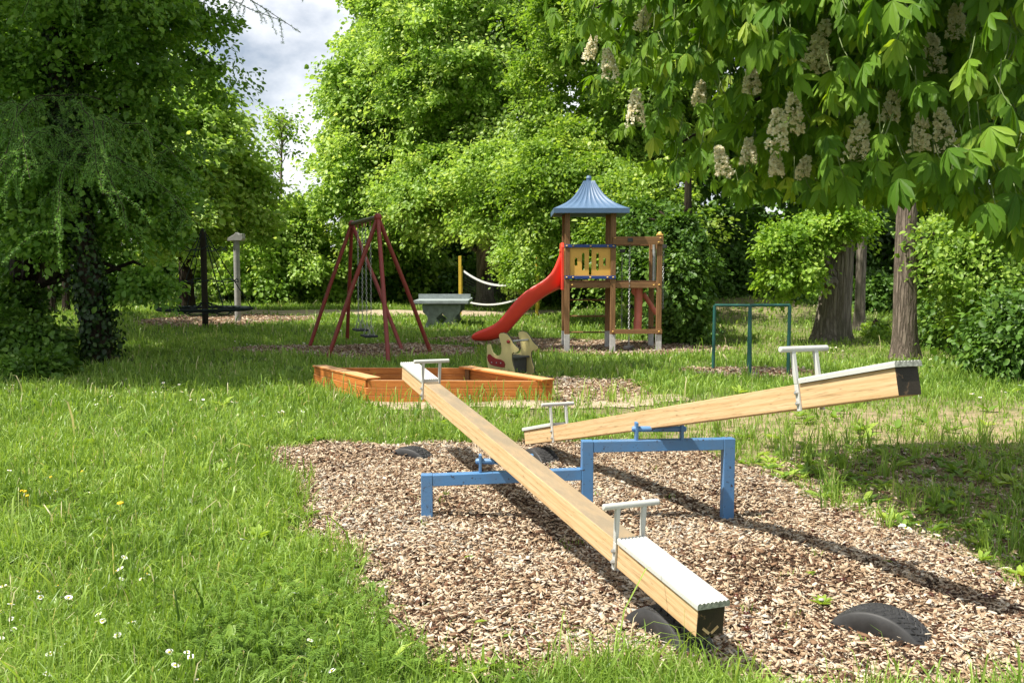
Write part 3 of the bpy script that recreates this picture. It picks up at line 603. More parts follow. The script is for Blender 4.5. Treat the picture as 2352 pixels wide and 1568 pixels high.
# ------------------------------------------------------------------ left grove
def not_gap(x1):
    def f(bc):
        u, v, A = proj(bc); return (u < x1-25*np.sin(v*.02)) | (v < -60)
    return f
def cut_left(bc):
    u, v, A = proj(bc); return u < np.interp(v, [-100, 120, 240, 400, 560], [535, 515, 440, 410, 400])
b = at(-9.4, 17.5); top = QA(190, 40, 16.5)
tree('lime_tree', 'big shaded broadleaf tree filling the upper left with its dark crown', b, [(b, .3), (QA(60, 420, 17), .24), (top, .2), (QA(230, -300, 16.5), .1)],
     [E(330, 110, 16.5, 215, 190, 2.6, nb=96, nl=260, ba=.6, L=.09, seed=501, cut=cut_left), E(170, 440, 16, 190, 150, 2, nb=62, nl=260, ba=.6, L=.088, seed=502), E(330, 400, 16.5, 130, 110, 1.4, nb=44, nl=260, ba=.5, L=.088, seed=503, droop=.5, cut=cut_left),
      E(20, 250, 16.5, 170, 310, 2.5, nb=60, nl=270, ba=.65, L=.09, seed=504), E(345, 640, 15.5, 50, 26, .6, nb=14, nl=110, ba=.36, L=.085, seed=505, droop=.7), E(390, 480, 18.5, 60, 60, 1.2, nb=22, nl=240, ba=.5, L=.09, seed=506, droop=.5, cut=cut_left),
      E(250, -420, 16, 280, 300, 3, nb=70, nl=230, ba=.9, L=.13, seed=507, frontbias=False)], GROVE, BARKD, seed=14, limbs=40)
# shade trees beyond the left border of the picture and boughs above it
b = at(-14.5, 13.6)
tree('beech_tree', 'tall shading tree just outside the left border', b, straight(b, 12, .35, .12), [dict(C=(-14, 13.8, 8.5), Rr=(3.6, 2.4, 5.2), nb=90, nl=210, ba=1.0, L=.15, seed=511, frontbias=False)], DARK, BARKD, seed=15)
b = at(-13, 21.5)
tree('beech_tree', 'tall dark tree deeper in the left grove', b, straight(b, 12, .35, .12), [dict(C=(-12.4, 21, 8.5), Rr=(4.2, 3.6, 5.5), nb=130, nl=210, ba=1.05, L=.15, seed=512, frontbias=False)], DARK, BARKD, seed=16)
for i, (x, y) in enumerate([(123, 722), (153, 716), (38, 770)]):
    b = gp(x, y); tree('young_tree', ['thin dark trunk left of the ivy trunk', 'thinner dark trunk close beside the ivy trunk', 'dark leaning trunk at the left border'][i], b, straight(b, 6, .13+.05*(i == 2), .05, (.3*(i-1), 0)),
        [E(x+20, 330, 22+2*i, 110, 130, 1.4, nb=40, nl=240, ba=.7, L=.11, seed=520+i)], DARK, BARKD, 'trunks in the left grove', seed=17+i)
for i, (x, y, A, rx, ry) in enumerate([(60, 790, 15.2, 90, 70), (90, 846, 13.6, 45, 14), (20, 700, 17, 70, 60)]):
    p = QA(x, y, A); b = at(p.x, p.y); tree('shrub', ['dark low shrub left of the ivy covered trunk', 'low weedy shrub in the shade in front of the ivy trunk', 'dark shrub at the left border under the larch'][i], b, straight(b, max(.3, p.z-b.z), .04, .02),
        [E(x, y, A, rx, ry, .7, nb=60, nl=160, ba=.34, L=.085, seed=530+i, droop=.4)], DARK, BARKD, 'shrubs in the left shade', 'shrub', 8, seed=30+i)
# the larch: ivy-clad trunk, weeping needle sprays
b = gp(232, 836); larch = thing('larch_tree', b, 'ivy covered larch with weeping feathery branches in the left shade', 'tree', 'trees around the playground')
mb = MB(); path = [b, QA(205, 640, 15.1), QA(150, 300, 15.1), QA(118, 0, 15.2), QA(100, -500, 15.5)]; rad = [.21, .18, .17, .15, .08]; trunk_tube(mb, path, rad, seed=5, rough=.1)
rs = np.random.RandomState(601); P_, D_, Rn = [], [], []
def needles(pts, dens, rs):
    for i in range(len(pts)-1):
        a, c = pts[i], pts[i+1]; L = (c-a).length; k = max(1, int(L*dens))
        for _ in range(k):
            p = a.lerp(c, rs.rand()); dd = (c-a).normalized(); sd = Vector(rs.normal(0, 1, 3)); sd = (sd-dd*sd.dot(dd)).normalized()
            for q in range(4):
                P_.append(p); D_.append(sd+dd*.35+Vector(rs.normal(0, .55, 3))); Rn.append(rs.rand())
def spray(start, end, sag, ntw, tl, rs, mb):
    a, e = Vector(start), Vector(end); pts = [a.lerp(e, t/8)+Vector((0, 0, sag*math.sin(math.pi*t/8*.9)))+Vector(rs.normal(0, .03, 3)) for t in range(9)]
    mb.tube(pts, [.016-.012*t/8 for t in range(9)], 5, False); needles(pts, 40, rs)
    for k in range(int(ntw*.8)):
        t = rs.uniform(.15, 1)*8; i = min(7, int(t)); p = pts[i].lerp(pts[i+1], t-i); l = tl*rs.uniform(.4, 1.25); o = Vector((rs.normal(0, .5), rs.normal(0, .5), rs.normal(.1, .25))); l *= .8; q = [p]
        for s in range(1, 6): q.append(p+o*l*(s/5)**.7+Vector((rs.normal(0, .012), rs.normal(0, .012), -l*(s/5)**1.2)))
        mb.tube(q, [.006-.0009*s for s in range(6)], 4, False); needles(q, 100, rs)
origin = QA(150, 280, 14.9)
for (x, y, A, sg, n, tl) in [(-60, 470, 11.5, .5, 20, .8), (10, 520, 11, .5, 22, .8), (60, 560, 10.5, .5, 24, .8), (130, 560, 10.5, .5, 22, .75), (200, 520, 10.8, .6, 24, .75), (270, 480, 11.2, .6, 24, .75), (340, 460, 12, .6, 24, .7), (420, 500, 13, .6, 24, .65), (500, 520, 14, .5, 22, .6), (-40, 330, 12, .4, 18, .8), (310, 560, 12.3, .4, 22, .6), (90, 420, 11, .5, 20, .7)]:
    spray(origin+Vector(rs.normal(0, .45, 3)), QA(x, y, A)+Vector(rs.normal(0, .25, 3)), sg, n, tl, rs, mb)
o2 = QA(112, -120, 15.2)
for (x, y, A, sg, n, tl) in [(300, 30, 13, .5, 20, .7), (420, -20, 13, .5, 18, .6), (655, 70, 13.4, .3, 26, .36), (690, 95, 13.5, .35, 22, .4), (560, -60, 13, .8, 16, .5), (748, -5, 13.6, .35, 18, .35), (200, 40, 12.5, .4, 18, .8), (60, 60, 12.5, .4, 18, .8)]:
    spray(o2+Vector(rs.normal(0, .2, 3)), QA(x, y, A), sg, n, tl, rs, mb)
# high boughs above the picture that shade the lawn and the sandbox corner
o3 = QA(105, -420, 15.4)
for k in range(26):
    e = Vector((rs.uniform(-6.6, -1.2), rs.uniform(12.4, 15.2), rs.uniform(6.4, 8.4))); spray(o3+Vector(rs.normal(0, .4, 3)), e, .5, 16, .7, rs, mb)
part('trunk', mb, BARKD, larch, smooth=True)
P_, D_ = np.array(P_), np.array(D_); Ls = rs.uniform(.025, .042, len(P_)); nrm = rs.normal(0, 1, (len(P_), 3))
V, q, r = leaves(P_, D_, nrm, Ls, Ls*.13, np.array(Rn), 0); link('crown', np_mesh('crown', V-np.array(b), [q], LARCH, r), (0, 0, 0), larch)
# extra broad sprays on the high boughs (denser shade)
ms = [crown(C=(-4.4, 12.8, 8.4), Rr=(2.4, 1.2, 1.0), nb=60, nl=150, ba=.75, L=.1, seed=611, frontbias=False)[0], crown(C=(-1.9, 12.3, 9.0), Rr=(2.2, .8, .6), nb=15, nl=110, ba=.6, L=.1, seed=612, frontbias=False)[0],
      crown(C=(-6.8, 18.6, 10), Rr=(2.4, 3, 1.5), nb=140, nl=170, ba=.85, L=.12, seed=613, frontbias=False)[0], crown(C=(-8.4, 14.4, 9.8), Rr=(2.6, 2.2, 1.5), nb=140, nl=150, ba=.8, L=.12, seed=614, frontbias=False)[0],
      crown(C=(-10.8, 13.0, 9.6), Rr=(2.2, 1.7, 1.5), nb=85, nl=150, ba=.75, L=.12, seed=615, frontbias=False)[0],
      crown(C=(-9.8, 11.5, 9.4), Rr=(3.0, .9, 1.0), nb=85, nl=150, ba=.7, L=.11, seed=616, frontbias=False)[0], crown(C=(-6.4, 11.3, 9.0), Rr=(1.8, .8, .8), nb=34, nl=140, ba=.65, L=.11, seed=617, frontbias=False)[0]]
V, q, r = join(ms); link('upper_crown', np_mesh('upper_crown', V-np.array(b), [q], DARK, r), (0, 0, 0), larch)
rs = np.random.RandomState(602); P_, D_, N_ = [], [], []
for i in range(4200):
    t = rs.rand()**.85*3.2; k = min(3, int(t)); c = path[k].lerp(path[k+1], t-k); rr = rad[k]+(rad[k+1]-rad[k])*(t-k); a = rs.uniform(0, 6.283); o = Vector((math.cos(a), math.sin(a), 0)); thick = rs.rand()**1.5*(.12+.1*math.sin(3*t+a))
    fl = 1+.5*math.exp(-(c.z-b.z)/.28); P_.append(c+o*(rr*fl+abs(thick)+.01)); D_.append(Vector((rs.normal(0, .6), rs.normal(0, .6), -.8))); N_.append(o+Vector((0, 0, .5))+Vector(rs.normal(0, .3, 3)))
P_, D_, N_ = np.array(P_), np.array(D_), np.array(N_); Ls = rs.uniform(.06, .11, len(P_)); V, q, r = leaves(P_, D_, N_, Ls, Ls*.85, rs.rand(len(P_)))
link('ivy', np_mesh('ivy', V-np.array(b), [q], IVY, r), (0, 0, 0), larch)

# ------------------------------------------------------------------ horse chestnut hanging in from the upper right
FL = [(1405, 150, 6.4, .26), (1460, 250, 6.2, .27), (1868, 95, 5.2, .3), (1885, 130, 5.4, .24), (1822, 262, 5.3, .26), (1786, 300, 5.2, .27), (1965, 320, 5.2, .3), (2040, 245, 5.4, .24), (2112, 312, 5.1, .25), (2180, 300, 5.0, .28), (1667, 375, 5.8, .22),
      (1727, 182, 5.7, .22), (1470, 40, 6.4, .2), (1352, 115, 6.7, .2), (2150, 125, 5.3, .3), (2195, 50, 5.4, .22), (1720, 350, 5.8, .2), (1785, 378, 5.7, .16), (1840, 385, 5.8, .16), (1605, 215, 6.2, .18)]
XL = [1200, 1260, 1330, 1400, 1480, 1600, 1700, 1900, 2100, 2250, 2360, 2600]; YL = [60, 190, 310, 390, 415, 445, 490, 500, 490, 545, 620, 700]
def chestnut_ok(P, u, v, A, droop):
    h = P[:, 2]; k = h/math.tan(SUN_EL); sx = P[:, 0]+k*math.cos(SUN_AZ); sy = P[:, 1]+k*math.sin(SUN_AZ)
    ok = (v+droop < np.interp(u, XL, YL)) & (sx > 2.35+np.clip(7.2-sy, 0, 3)*.17) & (sy < 8.3) & (h > 1.7)
    for x, y, fa, hh in FL:
        s = F/fa; ok &= ~((np.abs(u-x) < .12*s) & (v > y-hh*s*.85) & (v < y+hh*s*.35) & (A < fa+.12))
    return ok
rs = np.random.RandomState(701); n = 80000; u = rs.uniform(1180, 2560, n); v = rs.uniform(-560, 640, n); A = rs.uniform(4.0, 8.0, n)
dv = np.stack([(u-1176)/F, ct+(784-v)/F*st, -st+(784-v)/F*ct], -1); P = dv*A[:, None]+np.array([0, 0, CAMH])
lay = (rs.rand(n) < np.where(A > 5.8, 1, .55)) & (v > np.interp(u, [1200, 1650, 1900], [-110, -220, -560])) & (rs.rand(n) < np.interp(u-.35*v, [1180, 1500, 1700], [.4, .5, 1])); ok = chestnut_ok(P, u, v, A, .16*F/A) & lay; kk = np.flatnonzero(ok); hi = kk[(v[kk] < -70) & (u[kk] > 1650)]; kk = np.unique(np.concatenate([kk[:6200], hi[:2400]])); P, u, v, A = P[kk], u[kk], v[kk], A[kk]; n = len(P)
pr = np.linspace(0, 1, 9); wd = np.interp(pr, [0, .12, .35, .6, .78, .9, 1], [.05, .3, .72, 1, .86, .42, .03])
Vs, Qs, Rs, UV = [], [], [], []; off = 0; pet = MB()
for i in range(n):
    p = P[i]; o = np.array([-.35+rs.normal(0, .45), -.62+rs.normal(0, .45), 0]); o /= np.linalg.norm(o)+1e-6
    ax = np.array([o[0]*.6, o[1]*.6, -.6+rs.normal(0, .3)]); ax /= np.linalg.norm(ax); nr = np.array([o[0]*.9, o[1]*.9, .8])+rs.normal(0, .38, 3); nr -= ax*ax.dot(nr); nr /= np.linalg.norm(nr); sd = np.cross(ax, nr)
    sz = rs.uniform(.09, .17); m = rs.choice([5, 7, 6]); lr = rs.beta(2, 2.4)
    if i % 2 == 0 and A[i] < 6.8:
        q = Vector(p); pet.tube([q-Vector(ax)*.1+Vector((0, .05, .07)), q-Vector(ax)*.04+Vector((0, .02, .012)), q], [.003, .0025, .002], 4, False)
    for j in range(m):
        f = (j-(m-1)/2)/((m-1)/2); an = f*rs.uniform(1.1, 1.6); L = sz*(1-.42*abs(f)**1.4)*rs.uniform(.92, 1.08); W = L*rs.uniform(.135, .175)
        d = ax*math.cos(an)+sd*math.sin(an)-nr*rs.uniform(.1, .6)+np.array([0, 0, -.25]); d /= np.linalg.norm(d); s = np.cross(d, nr); s /= np.linalg.norm(s)+1e-6; cv = rs.uniform(.06, .3); fold = rs.uniform(.1, .5)
        x = pr*L; dz = -cv*L*pr**2; se = 1+.07*((np.arange(9) % 2)*2-1); c = p+d*x[:, None]+nr*dz[:, None]
        lf = c+s*(wd*W*se)[:, None]+nr*(wd*W*fold)[:, None]; rt = c-s*(wd*W*se)[:, None]+nr*(wd*W*fold)[:, None]
        Vs.append(np.concatenate([c, lf, rt])); a = np.arange(8)+off; Qs.append(np.concatenate([np.stack([a, a+1, a+10, a+9], 1), np.stack([a+18, a+19, a+1, a], 1)])); off += 27
        Rs.append(np.full(27, np.clip(lr+rs.normal(0, .06), 0, 1))); z = np.zeros(9)
        UV.append(np.concatenate([np.stack([z, pr, z], 1), np.stack([wd, pr, z], 1), np.stack([-wd, pr, z], 1)]))
cb = at(6.3, 7.4); chest = thing('chestnut_tree', cb, 'flowering horse chestnut with large fingered leaves hanging over the upper right', 'tree', 'trees around the playground')
link('crown', np_mesh('crown', np.concatenate(Vs)-np.array(cb), [np.concatenate(Qs)], CHEST, np.concatenate(Rs), np.concatenate(UV), smooth=True), (0, 0, 0), chest)
(V, q, r), _b = crown(C=(1.95, 5.5, 5.3), Rr=(1.75, 1.6, 1.25), nb=110, nl=190, ba=.55, L=.13, seed=711, frontbias=False)
link('upper_crown', np_mesh('upper_crown', V-np.array(cb), [q], CHEST, r, np.zeros((len(V), 3))+.5), (0, 0, 0), chest)
mb = MB(); trunk_tube(mb, [cb, cb+Vector((-.1, 0, 2.4)), cb+Vector((-.2, -.1, 6))], [.34, .3, .2], seed=9)
for i, (x, y, A) in enumerate([(1450, 60, 7.2), (1700, 200, 6.6), (1850, 300, 6.2), (2000, 120, 6.4), (2100, 380, 6), (1600, -100, 7), (2250, 300, 5.5), (1560, 330, 6.8), (1350, 30, 7.2), (1900, 420, 6.4)]):
    limb(mb, cb+Vector((-.2, 0, 3.0+.25*i)), QA(x, y, A), .07, .008, i+77, 7, .05)
part('trunk', mb, BARKD, chest, smooth=True); part('leaf_stalks', pet, m_plain('stalk_green', (.12, .16, .05), .6, .3), chest)
for x, y, A, h in FL:
    h *= .86; p = QA(x, y, A); p.z -= h*.5; P_, D_, N_, Rn, Ls_ = [], [], [], [], []; lean = Vector((rs.normal(0, .16), rs.normal(0, .16), 1))
    for k in range(95):
        t = rs.rand()**.8; rr = h*.21*(1-t)**.7+.01; a = rs.uniform(0, 6.283); c = p+lean*(t*h)+Vector((math.cos(a)*rr, math.sin(a)*rr, rs.normal(0, .006)))
        ax_ = p+lean*(max(0, t-.06)*h); Ls_.append((c-ax_).length); P_.append(ax_); D_.append(c-ax_); N_.append(rs.normal(0, 1, 3)); Rn.append(0)
        for q in range(6):
            Ls_.append(rs.uniform(.015, .025)); P_.append(c); D_.append(Vector(rs.normal(0, 1, 3))+Vector((math.cos(a), math.sin(a), .3))*.8); N_.append(rs.normal(0, 1, 3)); Rn.append(rs.rand())
    P_, D_, N_ = np.array(P_), np.array(D_), np.array(N_); Ls = np.array(Ls_); Rn = np.array(Rn); V, q, r = leaves(P_, D_, N_, Ls, np.where(Rn > 0, Ls*.8, .0025), Rn)
    fo = link('flower_spike', np_mesh('flower_spike', V-np.array(cb), [q], FLOR, r), (0, 0, 0), chest)

# ------------------------------------------------------------------ double seesaw
fl = G(980, 1192); YF = [fl.y, fl.y+.07, fl.y+.13]
def fx(x, k): return QY(x, 1100, YF[k]).x
PX = [fx(980.5, 0), fx(1348, 1), fx(1671, 2)]
zb1 = [QY(980, 1088, YF[0]).z, QY(1348, 1074, YF[1]).z]; zb2 = [QY(1348, 1011, YF[1]).z, QY(1671, 1005, YF[2]).z]
see = thing('double_seesaw', (PX[1], YF[1], 0), 'wooden double seesaw on a stepped blue steel frame over wood chips', 'seesaw')
T = .074; fd = Vector((PX[2]-PX[0], YF[2]-YF[0], 0)).normalized(); fs_ = Vector((-fd.y, fd.x, 0)); up = Vector((0, 0, 1))
for k, zt in enumerate([zb1[0], zb2[0], zb2[1]]):
    mb = MB(); z0 = -.16; mb.obox((PX[k], YF[k], (zt+z0)/2), fd*T/2, fs_*T/2, up*(zt-z0)/2); part('post', mb, BLUE, see, .004)
for k, (z0, z1, a, c) in enumerate([(zb1[0], zb1[1], 0, 1), (zb2[0], zb2[1], 1, 2)]):
    p0 = Vector((PX[a], YF[a], z0-T/2-.001))+fd*(T/2+.0005); p1 = Vector((PX[c], YF[c], z1-T/2-.001))-fd*(T/2+.0005); mb = MB(); mb.bar(p0, p1, T-.004, T-.002); part('crossbar', mb, BLUE, see, .004)
def bearing(xl, yt, xr, k, zbar):
    Y = (YF[k]+YF[k+1])/2; pl = QY(xl, yt, Y); pr = QY(xr, yt, Y); ax_z = pl.z-.045
    for p in (pl, pr):
        mb = MB(); mb.obox((p.x, Y, (zbar+pl.z)/2), fd*.009, fs_*.028, up*((pl.z-zbar)/2)); part('bearing_plate', mb, BLUE, see, .003)
    mb = MB(); mb.tube([Vector((pl.x-.03, Y, ax_z)), Vector((pl.x-.02, Y, ax_z)), Vector((pr.x+.02, Y, ax_z)), Vector((pr.x+.03, Y, ax_z))], [.013, .019, .019, .013], 14); part('axle', mb, BLUE, see, 0, True)
    return Vector(((pl.x+pr.x)/2, Y, ax_z+.02))
bp2 = bearing(1462, 969, 1566, 1, (zb2[0]+zb2[1])/2-.004); bp1 = bearing(1103, 1043, 1222, 0, (zb1[0]+zb1[1])/2-.004)
H_ = .122; W_ = .124
def seesaw_beam(P0, P1, t_seat, marks, lab):
    """P0 near bottom left corner, P1 far bottom left corner; beam-local x runs from near to far, y to the left, z up"""
    d = P1-P0; L = d.length; ex = d/L; ey = Vector((0, 0, 1)).cross(ex).normalized(); ez = ex.cross(ey)
    O = P0-ey*W_/2+ez*H_/2; bm = MB(); bm.box(0, L, -W_/2, W_/2, -H_/2, H_/2)
    o = link('beam', bm.mesh('beam', PINE), O-see.location, see); o.rotation_mode = 'QUATERNION'; o.rotation_quaternion = Matrix((ex, ey, ez)).transposed().to_quaternion()
    m = o.modifiers.new('bevel', 'BEVEL'); m.width = .004; m.segments = 2; o['label'] = lab
    for s in (0, 1):
        xa, sg = (0, 1) if s == 0 else (L, -1)
        ec = MB(); ec.box(min(xa, xa-sg*.003), max(xa, xa-sg*.003), -W_/2+.001, W_/2-.001, -H_/2+.001, H_/2-.001); c = part('end_cap', ec, BLACK, o, 0, local=True)
        if marks and s == 0:
            mk = MB()
            for q in (-1, 1): mk.obox((-.0045, q*.02, -.038), (.001, 0, 0), Vector((0, .5*q, .42)).normalized()*.02, Vector((0, -.42*q, .5)).normalized()*.0055)
            part('scrape_mark', mk, PINE, o, 0, local=True)
        # ribbed seat board: 8 rounded ribs over a plank
        sl = t_seat*L; x0 = xa-sg*.015; x1 = xa+sg*sl; sw = .148; rb = 8; prof = [(-sw/2, .001), (sw/2, .001), (sw/2, .017)]
        for k in range(rb):
            c0 = sw/2-sw*(k+.5)/rb; w = sw/rb
            for a in range(0, 7): t = math.pi*a/6; prof.append((c0+w/2*.96*math.cos(t), .02+.0075*math.sin(t)))
        prof.append((-sw/2, .017)); n = len(prof); sb = MB(); vs = [(x0, y, H_/2+z) for y, z in prof]+[(x1, y, H_/2+z) for y, z in prof]
        sb.add(vs, [(k, (k+1) % n, n+(k+1) % n, n+k) for k in range(n)]); st_ = part('seat', sb, WHITE, o, 0, local=True)
        for xx, g in ((x0, -sg), (x1, sg)):
            eg = MB(); eg.add([(xx+g*.0005, y, H_/2+z) for y, z in prof], [tuple(range(n))]); eg.add([(xx+g*.0015, y, H_/2+z) for y, z in prof], [tuple(range(n))]); part('seat_end', eg, WHITE if xx == x1 else ENDGRAIN, o, 0, local=True)
        hx = x1+sg*.022; hz = H_/2+.175; hb = MB(); hb.tube([(hx, -.145, hz), (hx, -.142, hz), (hx, .142, hz), (hx, .145, hz)], [.012, .0155, .0155, .012], 14)
        for q in (-1, 1):
            yy = q*(W_/2+.0065); z0 = -H_/2-.012
            hb.obox((hx, yy, (z0+H_/2)/2), (.0135, 0, 0), (0, .006, 0), (0, 0, (H_/2-z0)/2))
            hb.add([(hx+sx*wx, yy+sy*wy, z) for z, wx, wy in ((H_/2+.0005, .0135, .006), (H_/2+.05, .0115, .0095), (hz-.008, .0105, .011)) for sx, sy in ((-1, -1), (1, -1), (1, 1), (-1, 1))],
                   [(0, 3, 2, 1)]+[(r*4+k, r*4+(k+1) % 4, r*4+4+(k+1) % 4, r*4+4+k) for r in (0, 1) for k in range(4)]+[(8, 9, 10, 11)])
            for zz in (-.035, .018):
                bo = MB(); bo.hexbolt((hx, yy+q*.0065, zz), (0, q, 0), .0095, .01); part('bolt', bo, STEEL, o, 0, local=True)
        part('handle', hb, WHITE, o, .002, True, local=True)
    return o
seesaw_beam(QA(1598, 1463, 3.59), QA(923, 871, 7.87), .142, True, 'lowered beam with pale scrape marks on its black near end')
seesaw_beam(QA(2064, 909, 3.887), QA(1206, 1021, 8.02), .142, False, 'raised beam with its black near end in the air')

# ------------------------------------------------------------------ half buried tyres
def tyre(P, th, Rr, W, sink, label, pat):
    nA, prof = 420, []
    sw = [(-.44, .57), (-.5, .7), (-.52, .84), (-.5, .95)]; tr = [(-.46+.92*k/44, 1.0) for k in range(45)]; allp = sw+tr+[(-a, b) for a, b in reversed(sw)]+[(.44, .57), (-.44, .57)]
    V = []; n = len(allp); grip = Rr*.04
    for i in range(nA):
        a = 2*math.pi*i/nA; ca, sa = math.cos(a), math.sin(a)
        for k, (w, r) in enumerate(allp):
            q = Rr*r
            if 4 <= k < 49:
                x = w/.46; q -= Rr*.022*x*x; zig = .12*math.sin(a*38) if pat else .16*((a*13/math.pi) % 1-.5)
                for gx in (-.5, 0, .5):
                    if abs(x-gx-zig) < .055: q -= grip
                if abs(x) < .92 and ((a*24/math.pi+1.2*abs(x)+(.5 if x > 0 else 0)) % 1) < .13: q -= grip*.6
            if k in (2, 50): q -= Rr*.006
            V.append((w*W, q*ca, q*sa))
    f = [(i*n+k, i*n+(k+1) % n, ((i+1) % nA)*n+(k+1) % n, ((i+1) % nA)*n+k) for i in range(nA) for k in range(n)]
    mb = MB(); mb.add(V, f); me = mb.mesh('car_tyre', RUBBER, smooth=True); o = link('car_tyre', me, (P.x, P.y, gzf(P.x, P.y)+sink)); o.rotation_euler = (0, 0, th); return tag(o, label, 'tyre', 'half buried tyres under the seesaw ends')
ba = math.atan2(1.68, 4.28)
p = G(1536, 1458); tyre(Vector((p.x-.0, p.y+.02, 0)), ba+.12, .285, .17, -.155, 'half buried black tyre beneath the lowered near end of the seesaw', 1)
p = G(2022, 1448); tyre(p, ba+.45, .265, .17, -.14, 'half buried black tyre alone in the chips at the lower right', 0)
p = G(943, 1048); tyre(p, ba+.75, .28, .17, -.19, 'small hump of buried tyre left of the seesaw frame near the grass', 1)
p = G(1240, 1052); tyre(Vector((p.x, p.y, 0)), ba+.1, .29, .18, -.19, 'buried tyre under the far low end of the second beam', 0)

# ------------------------------------------------------------------ sandbox
HB = .26
FLc, FRc, BRc, BLc = G(845, 872, HB), G(1266, 874, HB), G(1078, 844, HB), G(724, 843, HB)
sbx = thing('sandbox', ((FLc+FRc)/2-Vector((0, 0, HB)))+Vector((0, 0, 0)), 'square orange wooden sandbox of stacked planks with corner boards', 'sandbox')
def wall(a, c, name='wall'):
    a = Vector((a.x, a.y, 0)); c = Vector((c.x, c.y, 0)); L = (c-a).length; mb = MB(); z = -.03; ph = (HB+.03)/3
    for k in range(3): mb.box(-.02*(k % 2), L+.02*((k+1) % 2), -.022+.002*k, .022-.001*k, z+k*ph+.004, z+(k+1)*ph-.004)
    mb.box(.002, L-.002, -.008, .008, -.028, HB-.006)
    o = link(name, mb.mesh(name, ORANGE), a-sbx.location, sbx); o.rotation_euler = (0, 0, math.atan2(c.y-a.y, c.x-a.x)); m = o.modifiers.new('bevel', 'BEVEL'); m.width = .003; m.segments = 2; m.limit_method = 'ANGLE'; return o
ins = .024
fdv = (FRc-FLc).normalized(); ldv = (BLc-FLc).normalized()
wall(FLc, FRc); wall(BLc, BRc); wall(FLc+fdv*.0+ldv*.03, BLc-ldv*.03); wall(FRc+(BRc-FRc).normalized()*.03, BRc-(BRc-FRc).normalized()*.03)
def seatb(a, c, w, side):
    a = Vector((a.x, a.y, 0)); c = Vector((c.x, c.y, 0)); L = (c-a).length; mb = MB(); mb.box(-.03, L+.02, min(-.03, side*w), max(-.03 if side > 0 else .03, side*w), HB+.002, HB+.026)
    o = link('seat_board', mb.mesh('seat_board', ORANGE), a-sbx.location, sbx); o.rotation_euler = (0, 0, math.atan2(c.y-a.y, c.x-a.x)); m = o.modifiers.new('bevel', 'BEVEL'); m.width = .003; m.segments = 2
seatb(FLc, BLc, .16, -1); seatb(FRc, BRc, .16, 1)
for c, (sx, sy) in ((FLc, (1, 1)), (FRc, (-1, 1)), (BRc, (-1, -1)), (BLc, (1, -1))):
    k = Vector((c.x, c.y, 0))+fdv*.06*sx+ldv*.06*sy; mb = MB(); mb.box(k.x-.03, k.x+.03, k.y-.03, k.y+.03, -.03, HB-.01); part('corner_post', mb, TWZ, sbx, .003)
Pq = [c+(Vector(((FLc.x+BRc.x)/2, (FLc.y+BRc.y)/2, HB))-c)*.03 for c in (FLc, FRc, BRc, BLc)]
me = bpy.data.meshes.new('sand'); me.from_pydata([(p.x, p.y, .09) for p in Pq], [], [(0, 1, 2, 3)]); me.materials.append(SAND); tag(link('sand', me), kind='structure')

# ------------------------------------------------------------------ spring rider (two dog-shaped panels)
S4 = .322
def c4(x, y): return 1069+x*S4, 386+y*S4
dog = [(155, 1330), (153, 1300), (158, 1283), (166, 1277), (176, 1284), (182, 1310), (194, 1337), (215, 1355), (238, 1358), (257, 1345), (263, 1315), (259, 1275), (247, 1235), (243, 1210), (252, 1197), (275, 1193), (303, 1202), (326, 1230), (344, 1262), (366, 1284), (386, 1299), (387, 1312), (370, 1324), (348, 1326), (336, 1342), (335, 1378), (345, 1420), (356, 1452), (356, 1490), (330, 1512), (240, 1516), (185, 1490), (160, 1440), (151, 1380)]
saddle = [(160, 1372), (168, 1352), (180, 1350), (196, 1366), (222, 1378), (258, 1382), (282, 1394), (290, 1415), (286, 1436), (262, 1438), (210, 1432), (180, 1422), (166, 1400)]
rb = G(*c4(262, 1512)); rider = thing('spring_rider', rb, 'cream dog shaped rocking toy with dark red saddle behind the sandbox', 'spring rider')
Udir = Vector((.78, -.62, 0)).normalized(); Ndir = Vector((.62, .78, 0)); Ar = proj(np.array(rb))[2]; pm = F/float(Ar)/S4
pan0 = rb; scl = 1/(pm*.80)
def dpts(pts): return [((x-262)*scl, (1512-y)/pm) for x, y in pts]
for k in range(2):
    O = pan0+Ndir*(.46*k); mb = MB(); mb.plate(dpts(dog), [], .03, O+Vector((0, 0, .04)), Udir, up, Ndir); part('side_panel', mb, CREAM, rider)
    gp_ = [(262+(x-262)*1.03, 1400+(y-1400)*1.02) for x, y in dog]; mb = MB(); mb.plate(dpts(gp_), [], .012, O+Vector((0, 0, .04)), Udir, up, Ndir); part('panel_edge', mb, DGREY, rider)
    mb = MB(); mb.plate(dpts(saddle), [], .012, O+Vector((0, 0, .04))+Ndir*(-.024 if k == 0 else .024), Udir, up, Ndir); part('saddle_patch', mb, DREDP, rider)
    hp = O+Vector((0, 0, .04))+Udir*((316-262)*scl)+up*((1512-1252)/pm); mb = MB(); mb.ball(hp+Ndir*(-.03 if k == 0 else .03), .026); part('eye_cap', mb, DREDP, rider, smooth=True)
    for sx in (195, 230, 262):
        mb = MB(); mb.ball(O+Vector((0, 0, .04))+Udir*((sx-262)*scl)+up*((1512-1408)/pm)+Ndir*(-.032 if k == 0 else .032), .011, 8, 4); part('bolt', mb, STEEL, rider, smooth=True)
hp = pan0+Vector((0, 0, .04))+Udir*((316-262)*scl)+up*((1512-1252)/pm); mb = MB(); mb.tube([hp, hp+Ndir*.46], .014, 10); part('handle_bar', mb, STEEL, rider, 0, True)
sp_ = pan0+Ndir*.23+up*(.04+(1512-1372)/pm)+Udir*(.0); mb = MB(); mb.obox(sp_, Udir*.17, Ndir*.213, up*.012); part('seat', mb, DGREY, rider, .004)
